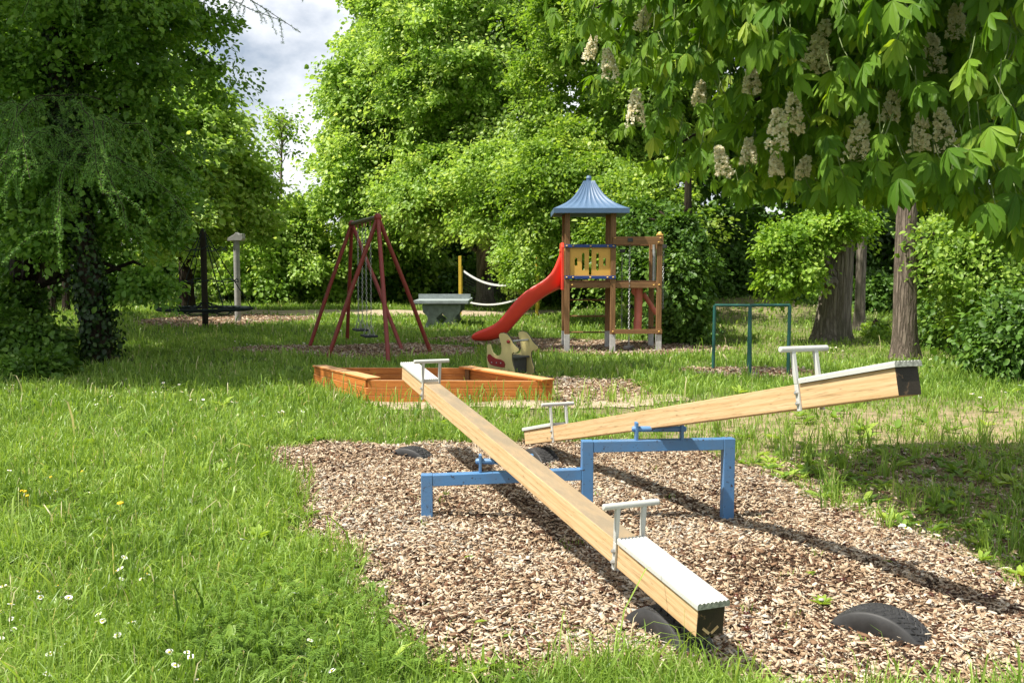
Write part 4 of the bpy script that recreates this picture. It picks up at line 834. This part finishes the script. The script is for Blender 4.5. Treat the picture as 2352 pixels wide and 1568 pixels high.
mb = MB(); mb.obox(sp_+Udir*.1-up*.13, Udir*.012, Ndir*.213, up*.11); part('seat_support', mb, DGREY, rider, .003)
mb = MB(); mb.tube([pan0+Ndir*.23+Vector((.08*math.cos(t*.7), .08*math.sin(t*.7), -.02+t*.0045)) for t in range(46)], .011, 7); part('spring', mb, DGREY, rider, 0, True)

# ------------------------------------------------------------------ swing set
NT_ = [G(750, 821), G(893, 833), G(993, 810)]; FT_ = [G(708, 796), G(797, 785), G(928, 806)]
na = QY(868, 499, sum(p.y for p in NT_)/3+.1); fa_ = QY(808, 514, sum(p.y for p in FT_)/3)
sw = thing('swing_set', Vector(((na.x+fa_.x)/2, (na.y+fa_.y)/2, 0)), 'rust red tubular swing frame on two tripods with two chain swings', 'swing')
for ap, feet in ((na, NT_), (fa_, FT_)):
    for f in feet:
        mb = MB(); mb.tube([f-Vector((0, 0, .08)), f.lerp(ap, .5), ap], .04, 12); part('leg', mb, RUST, sw, 0, True)
    mb = MB(); mb.ball(ap, .075, 12, 8); part('joint', mb, RUST, sw, smooth=True)
bd = (fa_-na).normalized(); mb = MB(); mb.tube([na+bd*.05, fa_-bd*.05], .042, 12); part('crossbar', mb, m_paint('worn_bar', (.09, .045, .035), (.05, .035, .03), .6), sw, 0, True)
for t, yy, xx in ((.36, 771, 848), (.66, 757, 828)):
    c = na.lerp(fa_, t); zs = QY(xx, yy, c.y).z; ctr = Vector((c.x, c.y, zs)); cx = QY(xx, yy, c.y).x; ctr.x = cx
    sd = Vector((bd.x, bd.y, 0)).normalized(); seat = MB()
    wdir = Vector((-sd.y, sd.x, 0)); vs = []
    seat.obox(ctr, wdir*.13, sd*.22, up*.02); so = part('swing_seat', seat, m_plain('seat_rubber_%d' % int(xx), (.02, .022, .03), .6, .4), sw, .01)
    for s in (-1, 1):
        tp = na.lerp(fa_, t+s*.09)-up*.1; e = ctr+sd*.2*s; ch = MB(); ch.chain(tp, e+up*.22, .06, .03, .0045); ch.chain(e+up*.22, e+wdir*.07, .05, .03, .005); ch.chain(e+up*.22, e-wdir*.07, .05, .03, .005); part('chain', ch, STEEL, sw)
        mb = MB(); mb.obox(tp+up*.04, (.012, 0, 0), (0, .025, 0), (0, 0, .06)); part('hanger', mb, RUST, sw, .003)

# ------------------------------------------------------------------ table tennis table
tb = G(1014, 752); A_ = float(proj(np.array(tb))[2]); ppm = F/A_; tX, tY = tb.x, tb.y
pt = thing('table_tennis_table', (tX, tY+1.2, 0), 'grey concrete table tennis table with diamond holes in its slab legs', 'table')
mb = MB(); mb.box(tX-.7625, tX+.7625, tY-.1, tY+2.64, .66, .76); part('table_top', mb, SLATE, pt, .012)
mb = MB(); mb.box(tX-.765, tX+.765, tY-.103, tY+2.643, .66, .675); part('edge_rail', mb, DGREY, pt, .003)
leg = [(-.5, 0), (.5, 0), (.47, .09), (.4, .19), (.385, .27), (.42, .35), (.52, .44), (.54, .6), (.54, .657), (-.54, .657), (-.54, .6), (-.52, .44), (-.42, .35), (-.385, .27), (-.4, .19), (-.47, .09)]
for yy in (.12, 2.3):
    mb = MB(); mb.plate(leg, [[(0, .12), (.16, .265), (0, .42), (-.16, .265)]], .14, (tX, tY+yy, -.02), Vector((1, 0, 0)), up, Vector((0, 1, 0))); part('leg', mb, CONC, pt, .006)
mb = MB(); mb.box(tX-.76, tX+.76, tY+1.25, tY+1.27, .761, .9); part('net_plate', mb, SLATE, pt, .003)

# ------------------------------------------------------------------ volleyball net
va, vb = G(1057, 724), G(1233, 729); vn = thing('volleyball_net', (va+vb)/2, 'sagging white edged volleyball net between two yellow posts', 'volleyball net')
zt = QY(1057, 588, va.y).z
for p, zz in ((va, zt), (vb, zt)):
    mb = MB(); mb.box(p.x-.05, p.x+.05, p.y-.05, p.y+.05, -.1, zz); mb.box(p.x+.055, p.x+.085, p.y-.02, p.y+.02, .3, zz-.35); part('post', mb, YPOST, vn, .006)
def nl(f, side):
    top = lambda t: QY(1068, 622, va.y).z*(1-t)+QY(1225, 632, vb.y).z*t-1.0*4*t*(1-t)*.42
    bot = lambda t: QY(1062, 690, va.y).z*(1-t)+QY(1228, 668, vb.y).z*t-1.0*4*t*(1-t)*.28
    z = top(f)*(1-side)+bot(f)*side; return Vector((va.x+.12+(vb.x-va.x-.2)*f, va.y+(vb.y-va.y)*f, z))
tp = MB(); tp2 = MB(); nc = MB()
for k in range(20):
    a, c = k/20, (k+1)/20; tp.bar(nl(a, 0), nl(c, 0), .006, .07); tp2.bar(nl(a, 1), nl(c, 1), .006, .055)
part('top_tape', tp, NETW, vn); part('bottom_tape', tp2, NETW, vn)
for k in range(29): nc.tube([nl(k/28, 0), nl(k/28, .5), nl(k/28, 1)], .0045, 3, False)
for k in range(1, 10): nc.tube([nl(i/14, k/10) for i in range(15)], .0045, 3, False)
part('netting', nc, NETD, vn)
mb = MB(); p = G(1216, 726); mb.lathe((p.x, p.y, .0), [(.3, 0), (.32, .03), (.28, .06), (.05, .075)], 18); tag(part('base_cover', mb, NAVY, vn, 0, True))

# ------------------------------------------------------------------ play tower
YT = G(1407, 806).y; 
def tz(cy, Y=None): return QY(1407, 386+cy*S4, Y or YT).z
def tx(cx, Y=None): return QY(1069+cx*S4, 700, Y or YT).x
DP = 1.0; PW = .05
X0, X1, X2 = tx(725), tx(1051), tx(1380)
tw = thing('play_tower', ((X0+X1)/2, YT+DP/2, 0), 'wooden play tower with blue bell roof, yellow panel and red slide', 'play tower')
ztop = tz(318); zext = tz(492)
def wpost(X, Y, z1, name='post'):
    mb = MB(); mb.box(X-PW, X+PW, Y-PW, Y+PW, .3, z1); part(name, mb, TWZ, tw, .008)
    mb = MB(); mb.box(X-PW*1.06, X+PW*1.06, Y-PW*1.06, Y+PW*1.06, -.08, .335); part('steel_foot', mb, FOOTM, tw, .004)
for X in (X0, X1):
    for Y in (YT, YT+DP): wpost(X, Y, ztop+.02)
for Y in (YT, YT+DP): wpost(X2, Y, zext+.03)
def beamx(xa, xb, Y, z0, z1, th=.045): mb = MB(); mb.box(xa, xb, Y-th/2, Y+th/2, z0, z1); part('rail', mb, TWX, tw, .005)
def beamy(X, z0, z1, th=.045): mb = MB(); mb.box(X-th/2, X+th/2, YT+PW, YT+DP-PW, z0, z1); part('rail', mb, TWY, tw, .005)
zp0, zp1 = tz(855), tz(815)
for Y in (YT-.005, YT+DP+.005):
    beamx(X0+PW, X1-PW, Y, zp0, zp1); beamx(X1+PW, X2-PW, Y, zp0, zp1); beamx(X1-.02, X2+PW+.01, Y-(.06 if Y < YT+.1 else -.06), tz(545), tz(490), .06)
beamx(X1-.02, X2+PW+.01, YT-.062, tz(1180), tz(1148), .04)
for X in (X0, X1, X2): beamy(X, zp0, zp1)
beamy(X2, tz(575), tz(500)); beamy(X2, tz(1180), tz(1148))
mb = MB()
for k in range(9): mb.box(X0-PW+.0, X2+PW, YT+.03+k*(DP-.06)/9, YT+.03+(k+.93)*(DP-.06)/9, zp1+.002, zp1+.03)
part('platform', mb, TWX, tw, .003)
# yellow panels with slots
zs0, zs1 = tz(770), tz(567)
def slot(cx, y0, y1, fx_, fz, r):
    x = fx_(cx); a, c = fz(y1)+r, fz(y0)-r; L = []
    for k in range(7): t = math.pi*k/6; L.append((x+r*math.cos(t), c+r*math.sin(t)))
    for k in range(7): t = math.pi+math.pi*k/6; L.append((x+r*math.cos(t), a+r*math.sin(t)))
    return L
sl = [(787, 640, 697), (838, 605, 730), (888, 573, 765), (940, 605, 730), (990, 640, 697)]
xl, xr = X0+PW+.003, X1-PW-.003
holes = [slot(c, a, d, lambda q: tx(q), lambda q: tz(q), .026) for c, a, d in sl]
for Y in (YT-.005,):
    mb = MB(); mb.plate([(xl, zs0-.01), (xr, zs0-.01), (xr, zs1+.01), (xl, zs1+.01)], holes, .02, (0, Y, 0), Vector((1, 0, 0)), up, Vector((0, 1, 0))); part('slotted_panel', mb, YELLOW, tw)
for Y in (YT-.057, YT+DP+.057):
    for z0, z1 in ((tz(567), tz(545)), (tz(790), tz(768))):
        mb = MB(); mb.box(X0-PW, X1+PW, Y-.012, Y+.012, z0, z1); part('blue_rail', mb, NAVY, tw, .004)
        for cx in (765, 888, 1010, 720, 1050):
            if Y < YT+.5: mb = MB(); mb.ball((tx(cx), Y-.013, (z0+z1)/2), .021, 8, 5, .7); part('bolt_cap', mb, CAPY, tw, smooth=True)
for yy in (YT+.1, YT+DP-.1):
    mb = MB(); mb.box(X0-.012, X0+.008, yy-.07, yy+.07, zs0, zs1); part('side_panel', mb, YELLOW, tw, .003)
for cx, cy in ((1060, 500), (1380, 500), (1368, 530), (760, 833), (1340, 833), (1050, 1163), (1378, 1163), (1378, 832)):
    mb = MB(); mb.ball((tx(cx), YT-.093 if cy != 833 and cy != 832 else YT-.054, tz(cy)), .02, 8, 5, .7); part('bolt_cap', mb, CAPY, tw, smooth=True)
mb = MB(); mb.box(X2-.06, X2+.06, YT-.06, YT+.06, zext+.03, zext+.055); mb.ball((X2, YT, zext+.06), .045, 10, 6); part('post_cap', mb, CAPY, tw, 0, True)
for h in (tz(940, YT+DP), tz(1055, YT+DP), tz(1170, YT+DP)):
    mb = MB(); mb.tube([(X0, YT+DP, h), (X1, YT+DP, h)], .017, 8); part('rung', mb, TWX, tw, 0, True)
# roof: bell shaped, ribbed, square plan
rc = Vector(((X0+X1)/2+.005, YT+DP/2, 0)); hw = .73; zr0 = tz(318, YT-.3)+.0; zr1 = tz(283, YT-.3); prof = [(hw, zr0), (hw+.005, zr1), (.6, zr1+.045), (.47, zr1+.115), (.36, zr1+.2), (.27, zr1+.3), (.19, zr1+.42), (.13, zr1+.52), (.105, zr1+.575), (.085, zr1+.58)]
mb = MB(); ns = 36; V = []
for j, (r, z) in enumerate(prof):
    for sidei in range(4):
        for k in range(ns):
            t = -1+2*k/ns; q = 1+(.03 if (k % 4 == 2 and 2 <= j <= 8) else 0); dx, dy = ((t, -1), (1, t), (-t, 1), (-1, -t))[sidei]
            V.append((rc.x+r*dx*q, rc.y+r*dy*q, z+(.01 if k % 4 == 2 and 2 <= j <= 8 else 0)))
n = 4*ns; mb.add(V, [(j*n+k, j*n+(k+1) % n, (j+1)*n+(k+1) % n, (j+1)*n+k) for j in range(len(prof)-1) for k in range(n)]+[tuple((len(prof)-1)*n+k for k in range(n))])
V2 = []
for r, z in ((hw, zr0), (hw-.05, zr0+.015), (.3, zr0+.33), (.05, zr0+.55)):
    V2 += [(rc.x+r*a, rc.y+r*c, z) for a, c in ((-1, -1), (1, -1), (1, 1), (-1, 1))]
mb.add(V2, [(j*4+k, j*4+(k+1) % 4, j*4+4+(k+1) % 4, j*4+4+k) for j in range(3) for k in range(4)]); roof = part('roof', mb, BLUEROOF, tw, 0, True)
mb = MB(); zz = prof[-1][1]; mb.lathe((rc.x, rc.y, zz-.01), [(.05, 0), (.05, .06), (.058, .065), (.05, .1), (.03, .12)], 14); part('finial', mb, BLUEROOF, roof, 0, True)
# slide
top = [(694, 560), (682, 610), (664, 650), (645, 705), (608, 770), (540, 818), (450, 868), (380, 928), (315, 1000), (262, 1070), (205, 1130), (120, 1160), (60, 1186), (36, 1206)]
bot = [(694, 868), (682, 872), (662, 880), (630, 893), (585, 915), (520, 958), (450, 1020), (390, 1085), (335, 1150), (285, 1205), (212, 1238), (130, 1246), (70, 1240), (38, 1230)]
yn, yf = YT+.2, YT+.74; V = []; sld = MB()
for (a, c), (e, g) in zip(top, bot):
    pt_, pb = Vector((tx(a, yn), 0, tz(c, yn))), Vector((tx(e, yn), 0, max(.02, tz(g, yn)))); bed_ = pb.lerp(pt_, .42); lip = .035
    V += [(pb.x, yn+.05, pb.z), (pt_.x, yn, pt_.z-.01), (pt_.x, yn+lip*.5, pt_.z+.008), (pt_.x, yn+lip, pt_.z-.01), (bed_.x, yn+.1, bed_.z), (bed_.x, yf-.1, bed_.z), (pt_.x, yf-lip, pt_.z-.01), (pt_.x, yf-lip*.5, pt_.z+.008), (pt_.x, yf, pt_.z-.01), (pb.x, yf-.05, pb.z)]
n = 10; m = len(top); sld.add(V, [(j*n+k, j*n+(k+1) % n, (j+1)*n+(k+1) % n, (j+1)*n+k) for j in range(m-1) for k in range(n)]+[tuple(range(n)), tuple((m-1)*n+k for k in range(n))])
so = part('slide', sld, RED, tw, 0, True); ss = so.modifiers.new('sub', 'SUBSURF'); ss.levels = 1; ss.render_levels = 2
mb = MB(); mb.plate([(yn-.12, tz(870)), (yf+.12, tz(870)), (yf+.12, tz(560)), (yf, tz(530)), (yn, tz(530)), (yn-.12, tz(560))], [[(yn+.06, tz(800)), (yf-.06, tz(800)), (yf-.06, tz(590)), (yn+.06, tz(590))]], .05, (X0-.085, 0, 0), Vector((0, 1, 0)), up, Vector((1, 0, 0))); part('slide_gate', mb, RED, tw, .006)
# chains with round seats, speaking tube, sand pipe
for cx, Y, z0, z1, seat in ((1168, YT-.02, tz(520), tz(1270), True), (1115, YT+DP+.05, tz(590), tz(1180), False), (1408, YT+.6, tz(560), tz(1010), False)):
    mb = MB(); mb.chain((tx(cx, Y), Y, z0), (tx(cx, Y), Y, z1), .055, .03, .0055); ch = part('chain', mb, STEEL, tw)
    mb = MB(); mb.box(tx(cx, Y)-.05, tx(cx, Y)+.05, Y-.09, Y+.05, z0-.02, z0+.055); part('bracket', mb, DGREY, tw, .005)
    if seat: mb = MB(); mb.lathe((tx(cx, Y), Y, z1-.07), [(.08, 0), (.1, .01), (.11, .05), (.1, .08), (.03, .085)], 16); part('round_seat', mb, RUBBER, tw, 0, True)
X_ = tx(1248); mb = MB(); mb.tube([(X_+.005, YT+.3, zp0+.04), (X_, YT+.3, tz(1080)), (X_-.01, YT+.29, tz(1090)), (X_-.012, YT+.28, tz(1172))], [.085, .08, .086, .082], 16); part('sand_pipe', mb, PINK, tw, 0, True)
mb = MB(); mb.tube([(tx(1262, YT+.7), YT+.6, tz(900)), (tx(1360, YT+.7), YT+.6, tz(1050))], .05, 10); part('brace_pipe', mb, PINK, tw, 0, True)
mb = MB(); mb.tube([(tx(1348), YT+.1, tz(805)), (tx(1348), YT+.1, tz(545))], .035, 10); part('steel_tube', mb, STEEL, tw, 0, True)
mb = MB(); mb.tube([(tx(1215), YT+.3, zp0), (tx(1210), YT+.3, zp0-.08), (tx(1238), YT+.3, zp0-.18)], [.05, .045, .03], 10); part('pipe_bracket', mb, PINK, tw, 0, True)

# ------------------------------------------------------------------ turning bars
fA, fB, fC, fD = G(1638, 844), G(1719, 845), G(1723, 863), G(1810, 863)
bars = thing('turning_bars', (fA+fD)/2, 'dark green steel turning bars on four thin posts beside the mound', 'turning bars')
for a, c, yt in ((fA, fB, 701), (fC, fD, 701)):
    za = QY(1680, yt, a.y).z; A1 = Vector((QY(1641.5 if a is fA else 1723, yt, a.y).x, a.y, za)); C1 = Vector((QY(1720 if a is fA else 1814, yt, a.y).x, c.y, za))
    for f, t_ in ((a, A1), (c, C1)): mb = MB(); mb.tube([Vector((f.x, f.y, -.08)), t_-up*.04, t_], [.027, .027, .024], 12); part('post', mb, GREENP, bars, 0, True)
    mb = MB(); mb.tube([A1, C1], .022, 12); part('bar', mb, GREENP, bars, 0, True)

# ------------------------------------------------------------------ rope carousel and grey post
rcb = G(472, 753); Yc = rcb.y; rcx = thing('rope_carousel', rcb, 'dark rope climbing carousel with a wide ring round a post', 'climbing frame')
mb = MB(); mb.tube([(rcb.x, Yc, -.1), (rcb.x, Yc, QY(472, 530, Yc).z)], .085, 14); part('post', mb, DPOST, rcx, 0, True)
zr = QY(472, 709, Yc).z; rr = (577-370)/2*float(proj(np.array(rcb))[2])/F; zt_ = QY(472, 570, Yc).z
def ring(r, z, th, name, sagn=0):
    mb = MB(); pts = [(rcb.x+r*math.cos(2*math.pi*k/48), Yc+r*math.sin(2*math.pi*k/48), z-sagn*abs(math.sin(3*2*math.pi*k/48))) for k in range(49)]; mb.tube(pts, th, 8, False); part(name, mb, ROPE, rcx, 0, True)
ring(rr, zr, .045, 'ring'); ring(rr*.72, (zr+zt_)/2, .014, 'rope_hoop', .1); ring(rr*.5, zt_+.05, .014, 'rope_hoop', .12); ring(rr*.6, zr-.05, .016, 'rope_hoop', .1)
for k in range(6):
    a = math.pi*k/3+.2; e = Vector((rcb.x+rr*math.cos(a), Yc+rr*math.sin(a), zr)); tpt = Vector((rcb.x, Yc, zt_+.55)); mb = MB(); mb.tube([tpt, tpt.lerp(e, .5)-up*.05, e], .014, 6, False)
    mb.tube([Vector((rcb.x, Yc, zr+.2)), e.lerp(Vector((rcb.x, Yc, zr)), .5)-up*.02, e], .016, 6, False); part('rope', mb, ROPE, rcx, 0, True)
gpb = G(547, 738); gpo = thing('wooden_post', gpb, 'tall grey wooden post with a pale angular head near the rope carousel', 'post')
zh = QY(547, 553, gpb.y).z; mb = MB(); mb.tube([(gpb.x, gpb.y, -.1), (gpb.x, gpb.y, zh)], .095, 16); part('shaft', mb, PALEW, gpo, 0, True)
wA = float(proj(np.array(gpb))[2])/F; mb = MB(); pr_ = [(-17, -1), (-4, 0), (15, 0), (18, 5), (17, 16), (8, 14), (3, 19), (-3, 13), (-16, 6)]
mb.plate([(x*wA, y*wA) for x, y in pr_], [], .3, (gpb.x, gpb.y, zh+.002), Vector((1, 0, 0)), up, Vector((0, 1, 0))); part('post_head', mb, PALEW, gpo, .01)

# ------------------------------------------------------------------ daisies, dandelions, conkers
def daisy_mesh():
    mb = MB(); mb.lathe((0, 0, 0), [(.004, .0), (.013, .001), (.0145, .004), (.006, .003)], 13); a = mb.mesh('daisy', PETAL)
    k = len(a.polygons); c = MB(); c.v = list(mb.v); c.f = list(mb.f); c.ball((0, 0, .0035), .0045, 8, 4); st_ = c.tube([(0, 0, -.07), (0.004, 0, -.03), (0, 0, 0)], .0012, 4)
    me = c.mesh('daisy', PETAL); me.materials.append(YOLK); me.materials.append(GRASS)
    for i, p in enumerate(me.polygons):
        z = p.center.z; rr = math.hypot(p.center.x, p.center.y)
        p.material_index = 2 if z < -.0005 else (1 if rr < .0048 and z > .003 else 0)
    return me
dm = daisy_mesh(); rs = np.random.RandomState(801)
src_ = [(481, 398+1760*0, 0)]
near = [(855, 708), (800, 752), (832, 745), (834, 815), (1010, 785), (975, 820), (400, 875), (265, 915), (277, 950), (425, 945), (472, 957), (20, 880), (78, 1055), (15, 1100), (75, 1137), (93, 1187), (680, 1070), (705, 1110), (320, 1242), (355, 1255), (440, 1337), (345, 1397), (905, 1150), (808, 1210), (1168, 1370), (1293, 1415), (1315, 1435), (1207, 1493), (1295, 1508), (1375, 1540), (323, 1540), (250, 1550), (2040, 977), (1860, 945), (2135, 1288), (620, 237), (1672, 575), (380, 235), (455, 232), (65, 132), (2290, 1483), (10, 1258)]
spots = [(c*.5612*.5939, (1760+d*.5612)*.5939, 'small white daisy in the sunny lawn left of the wood chips') for c, d in near]
for x0, x1, y0, y1, n, lab in [(0, 700, 872, 960, 34, 'small white daisy at the shaded edge of the lawn'), (430, 1000, 745, 800, 26, 'tiny white daisy in the shaded grass around the swing'), (1990, 2352, 830, 930, 22, 'small white daisy in the grass under the raised seesaw end'), (1880, 1960, 800, 816, 7, 'white daisy in the grass behind the raised handle'), (2060, 2110, 1205, 1225, 5, 'white daisy on the weedy patch at the right of the chips')]:
    spots += [(rs.uniform(x0, x1), rs.uniform(y0, y1), lab) for _ in range(n)]
for i, (x, y, lab) in enumerate(spots):
    p = G(x, y, .07); o = link('daisy', dm, (p.x, p.y, gzf(p.x, p.y)+rs.uniform(.06, .1))); s = rs.uniform(.85, 1.25)*(1 if p.y < 7 else 1.25); o.scale = (s, s, s); o.rotation_euler = (rs.uniform(.1, .6), rs.uniform(-.3, .3), rs.uniform(0, 6)); tag(o, lab, 'flower', 'daisies in the grass')
mb = MB(); mb.lathe((0, 0, 0), [(.004, -.004), (.02, .0), (.017, .007), (.008, .01)], 14); mb.tube([(0, 0, -.09), (0, 0, -.003)], .002, 5); dd = mb.mesh('dandelion', YOLK, smooth=True)
for c, d in [(830, 330), (150, 247), (175, 250), (190, 280), (568, 112), (352, 152)]:
    p = G(c*.5612*.5939, (1760+d*.5612)*.5939, .09); o = link('yellow_flower', dd, (p.x, p.y, .09)); s = 1.1 if c == 830 else .6; o.scale = (s, s, 1); tag(o, 'yellow dandelion head in the sunny lawn' if c == 830 else 'small yellow flower in the sunny lawn at far left', 'flower', 'yellow flowers in the lawn')
for i, (x, y, nn_, L, lab) in enumerate([(1090, 1447, 1, .075, 'single fresh green leaf lying flat on the chips left of the lowered beam end'), (1178, 1471, 1, .06, 'smaller green leaf lying on the chips near the tyre'), (1082, 1284, 3, .045, 'pale green sprig lying on the chips under the long beam'),
        (2024, 1309, 2, .05, 'green leaf scrap on the chips right of the blue post'), (1888, 1398, 9, .075, 'grey green weed rosette growing beside the lone tyre'), (1872, 1330, 3, .06, 'bright green leaf bundle on the chips above the lone tyre'), (1412, 1255, 5, .05, 'small sprout behind the near handle on the chips')]):
    p = G(x, y); z = gzf(p.x, p.y)+.03; th = rs.uniform(0, 6.28, nn_); d = np.stack([np.cos(th), np.sin(th), (.5 if nn_ > 4 else .05)+0*th], -1); l = L*rs.uniform(.8, 1.2, nn_)
    V, q, r = leaves(np.zeros((nn_, 3)), d, np.tile([0, .25, 1.], (nn_, 1)), l, l*(.6 if nn_ == 1 else .38), rs.uniform(.4, .9, nn_)); nm = 'weed_plant' if nn_ > 4 else 'fallen_leaf'
    tag(link(nm, np_mesh(nm, V, [q], WEED, r), (p.x, p.y, z)), lab, 'plant' if nn_ > 4 else 'leaf')
cm = MB().ball((0, 0, 0), .016, 9, 6, .85).mesh('conker', CONKER, smooth=True)
for i in range(90):
    p = G(rs.uniform(760, 2352), rs.uniform(1090, 1560))
    if not inpoly(np.array([p.x]), np.array([p.y]), MAIN)[0]: continue
    o = link('conker', cm, (p.x, p.y, gzf(p.x, p.y)+.022)); s = rs.uniform(.6, 1.15); o.scale = (s, s*rs.uniform(.8, 1), s); o.rotation_euler = (rs.uniform(0, 3), rs.uniform(0, 3), 0); tag(o, 'brown conker lying among the wood chips', 'conker', 'conkers on the wood chips')

# ------------------------------------------------------------------ camera, sky, sun, render settings
cam = bpy.data.cameras.new('camera'); co = link('camera', cam, (0, 0, CAMH)); co.rotation_euler = (math.pi/2-TILT, 0, 0)
cam.sensor_width = 36; cam.lens = F/2352*36; cam.clip_start = .05; cam.clip_end = 600; S.camera = co
w = bpy.data.worlds.new('World'); S.world = w; w.use_nodes = True; nt = w.node_tree; nt.nodes.clear()
sky = nt.nodes.new('ShaderNodeTexSky'); sky.sky_type = 'NISHITA'; sky.sun_disc = False; sky.sun_elevation = SUN_EL; sky.sun_rotation = math.atan2(SUNV.x, SUNV.y)
bg = nt.nodes.new('ShaderNodeBackground'); bg.inputs[1].default_value = .058; ow = nt.nodes.new('ShaderNodeOutputWorld')
tc = nt.nodes.new('ShaderNodeTexCoord'); mp = nt.nodes.new('ShaderNodeMapping'); mp.inputs['Scale'].default_value = (3, 3, 5); mp.inputs['Location'].default_value = (.4, 0, .3); no = nt.nodes.new('ShaderNodeTexNoise'); no.inputs['Scale'].default_value = 1.6; no.inputs['Detail'].default_value = 7; no.inputs['Roughness'].default_value = .55
rp = nt.nodes.new('ShaderNodeValToRGB'); rp.color_ramp.elements[0].position = .34; rp.color_ramp.elements[1].position = .56
mx = nt.nodes.new('ShaderNodeMix'); mx.data_type = 'RGBA'; mx.inputs[7].default_value = (11.5, 11.8, 12.3, 1)
for a, c in ((tc.outputs['Generated'], mp.inputs[0]), (mp.outputs[0], no.inputs['Vector']), (no.outputs['Fac'], rp.inputs[0]), (rp.outputs[0], mx.inputs[0]), (sky.outputs[0], mx.inputs[6]), (mx.outputs[2], bg.inputs[0]), (bg.outputs[0], ow.inputs[0])): nt.links.new(a, c)
sl_ = bpy.data.lights.new('sun', 'SUN'); sl_.energy = 5.0; sl_.angle = R(.53); sl_.color = (1, .94, .83); so = link('sun', sl_, (0, 0, 30)); so.rotation_euler = (-SUNV).to_track_quat('-Z', 'Y').to_euler()
S.view_settings.view_transform = 'Standard'; S.view_settings.look = 'None'; S.view_settings.gamma = 1; S.view_settings.exposure = .84; S.view_settings.use_curve_mapping = False
cy = S.cycles; cy.max_bounces = 7; cy.diffuse_bounces = 4; cy.glossy_bounces = 2; cy.transmission_bounces = 5; cy.transparent_max_bounces = 8; cy.caustics_reflective = False; cy.caustics_refractive = False
S.render.engine = 'CYCLES'; cy.use_denoising = True
try: cy.denoiser = 'OPENIMAGEDENOISE'
except Exception: pass
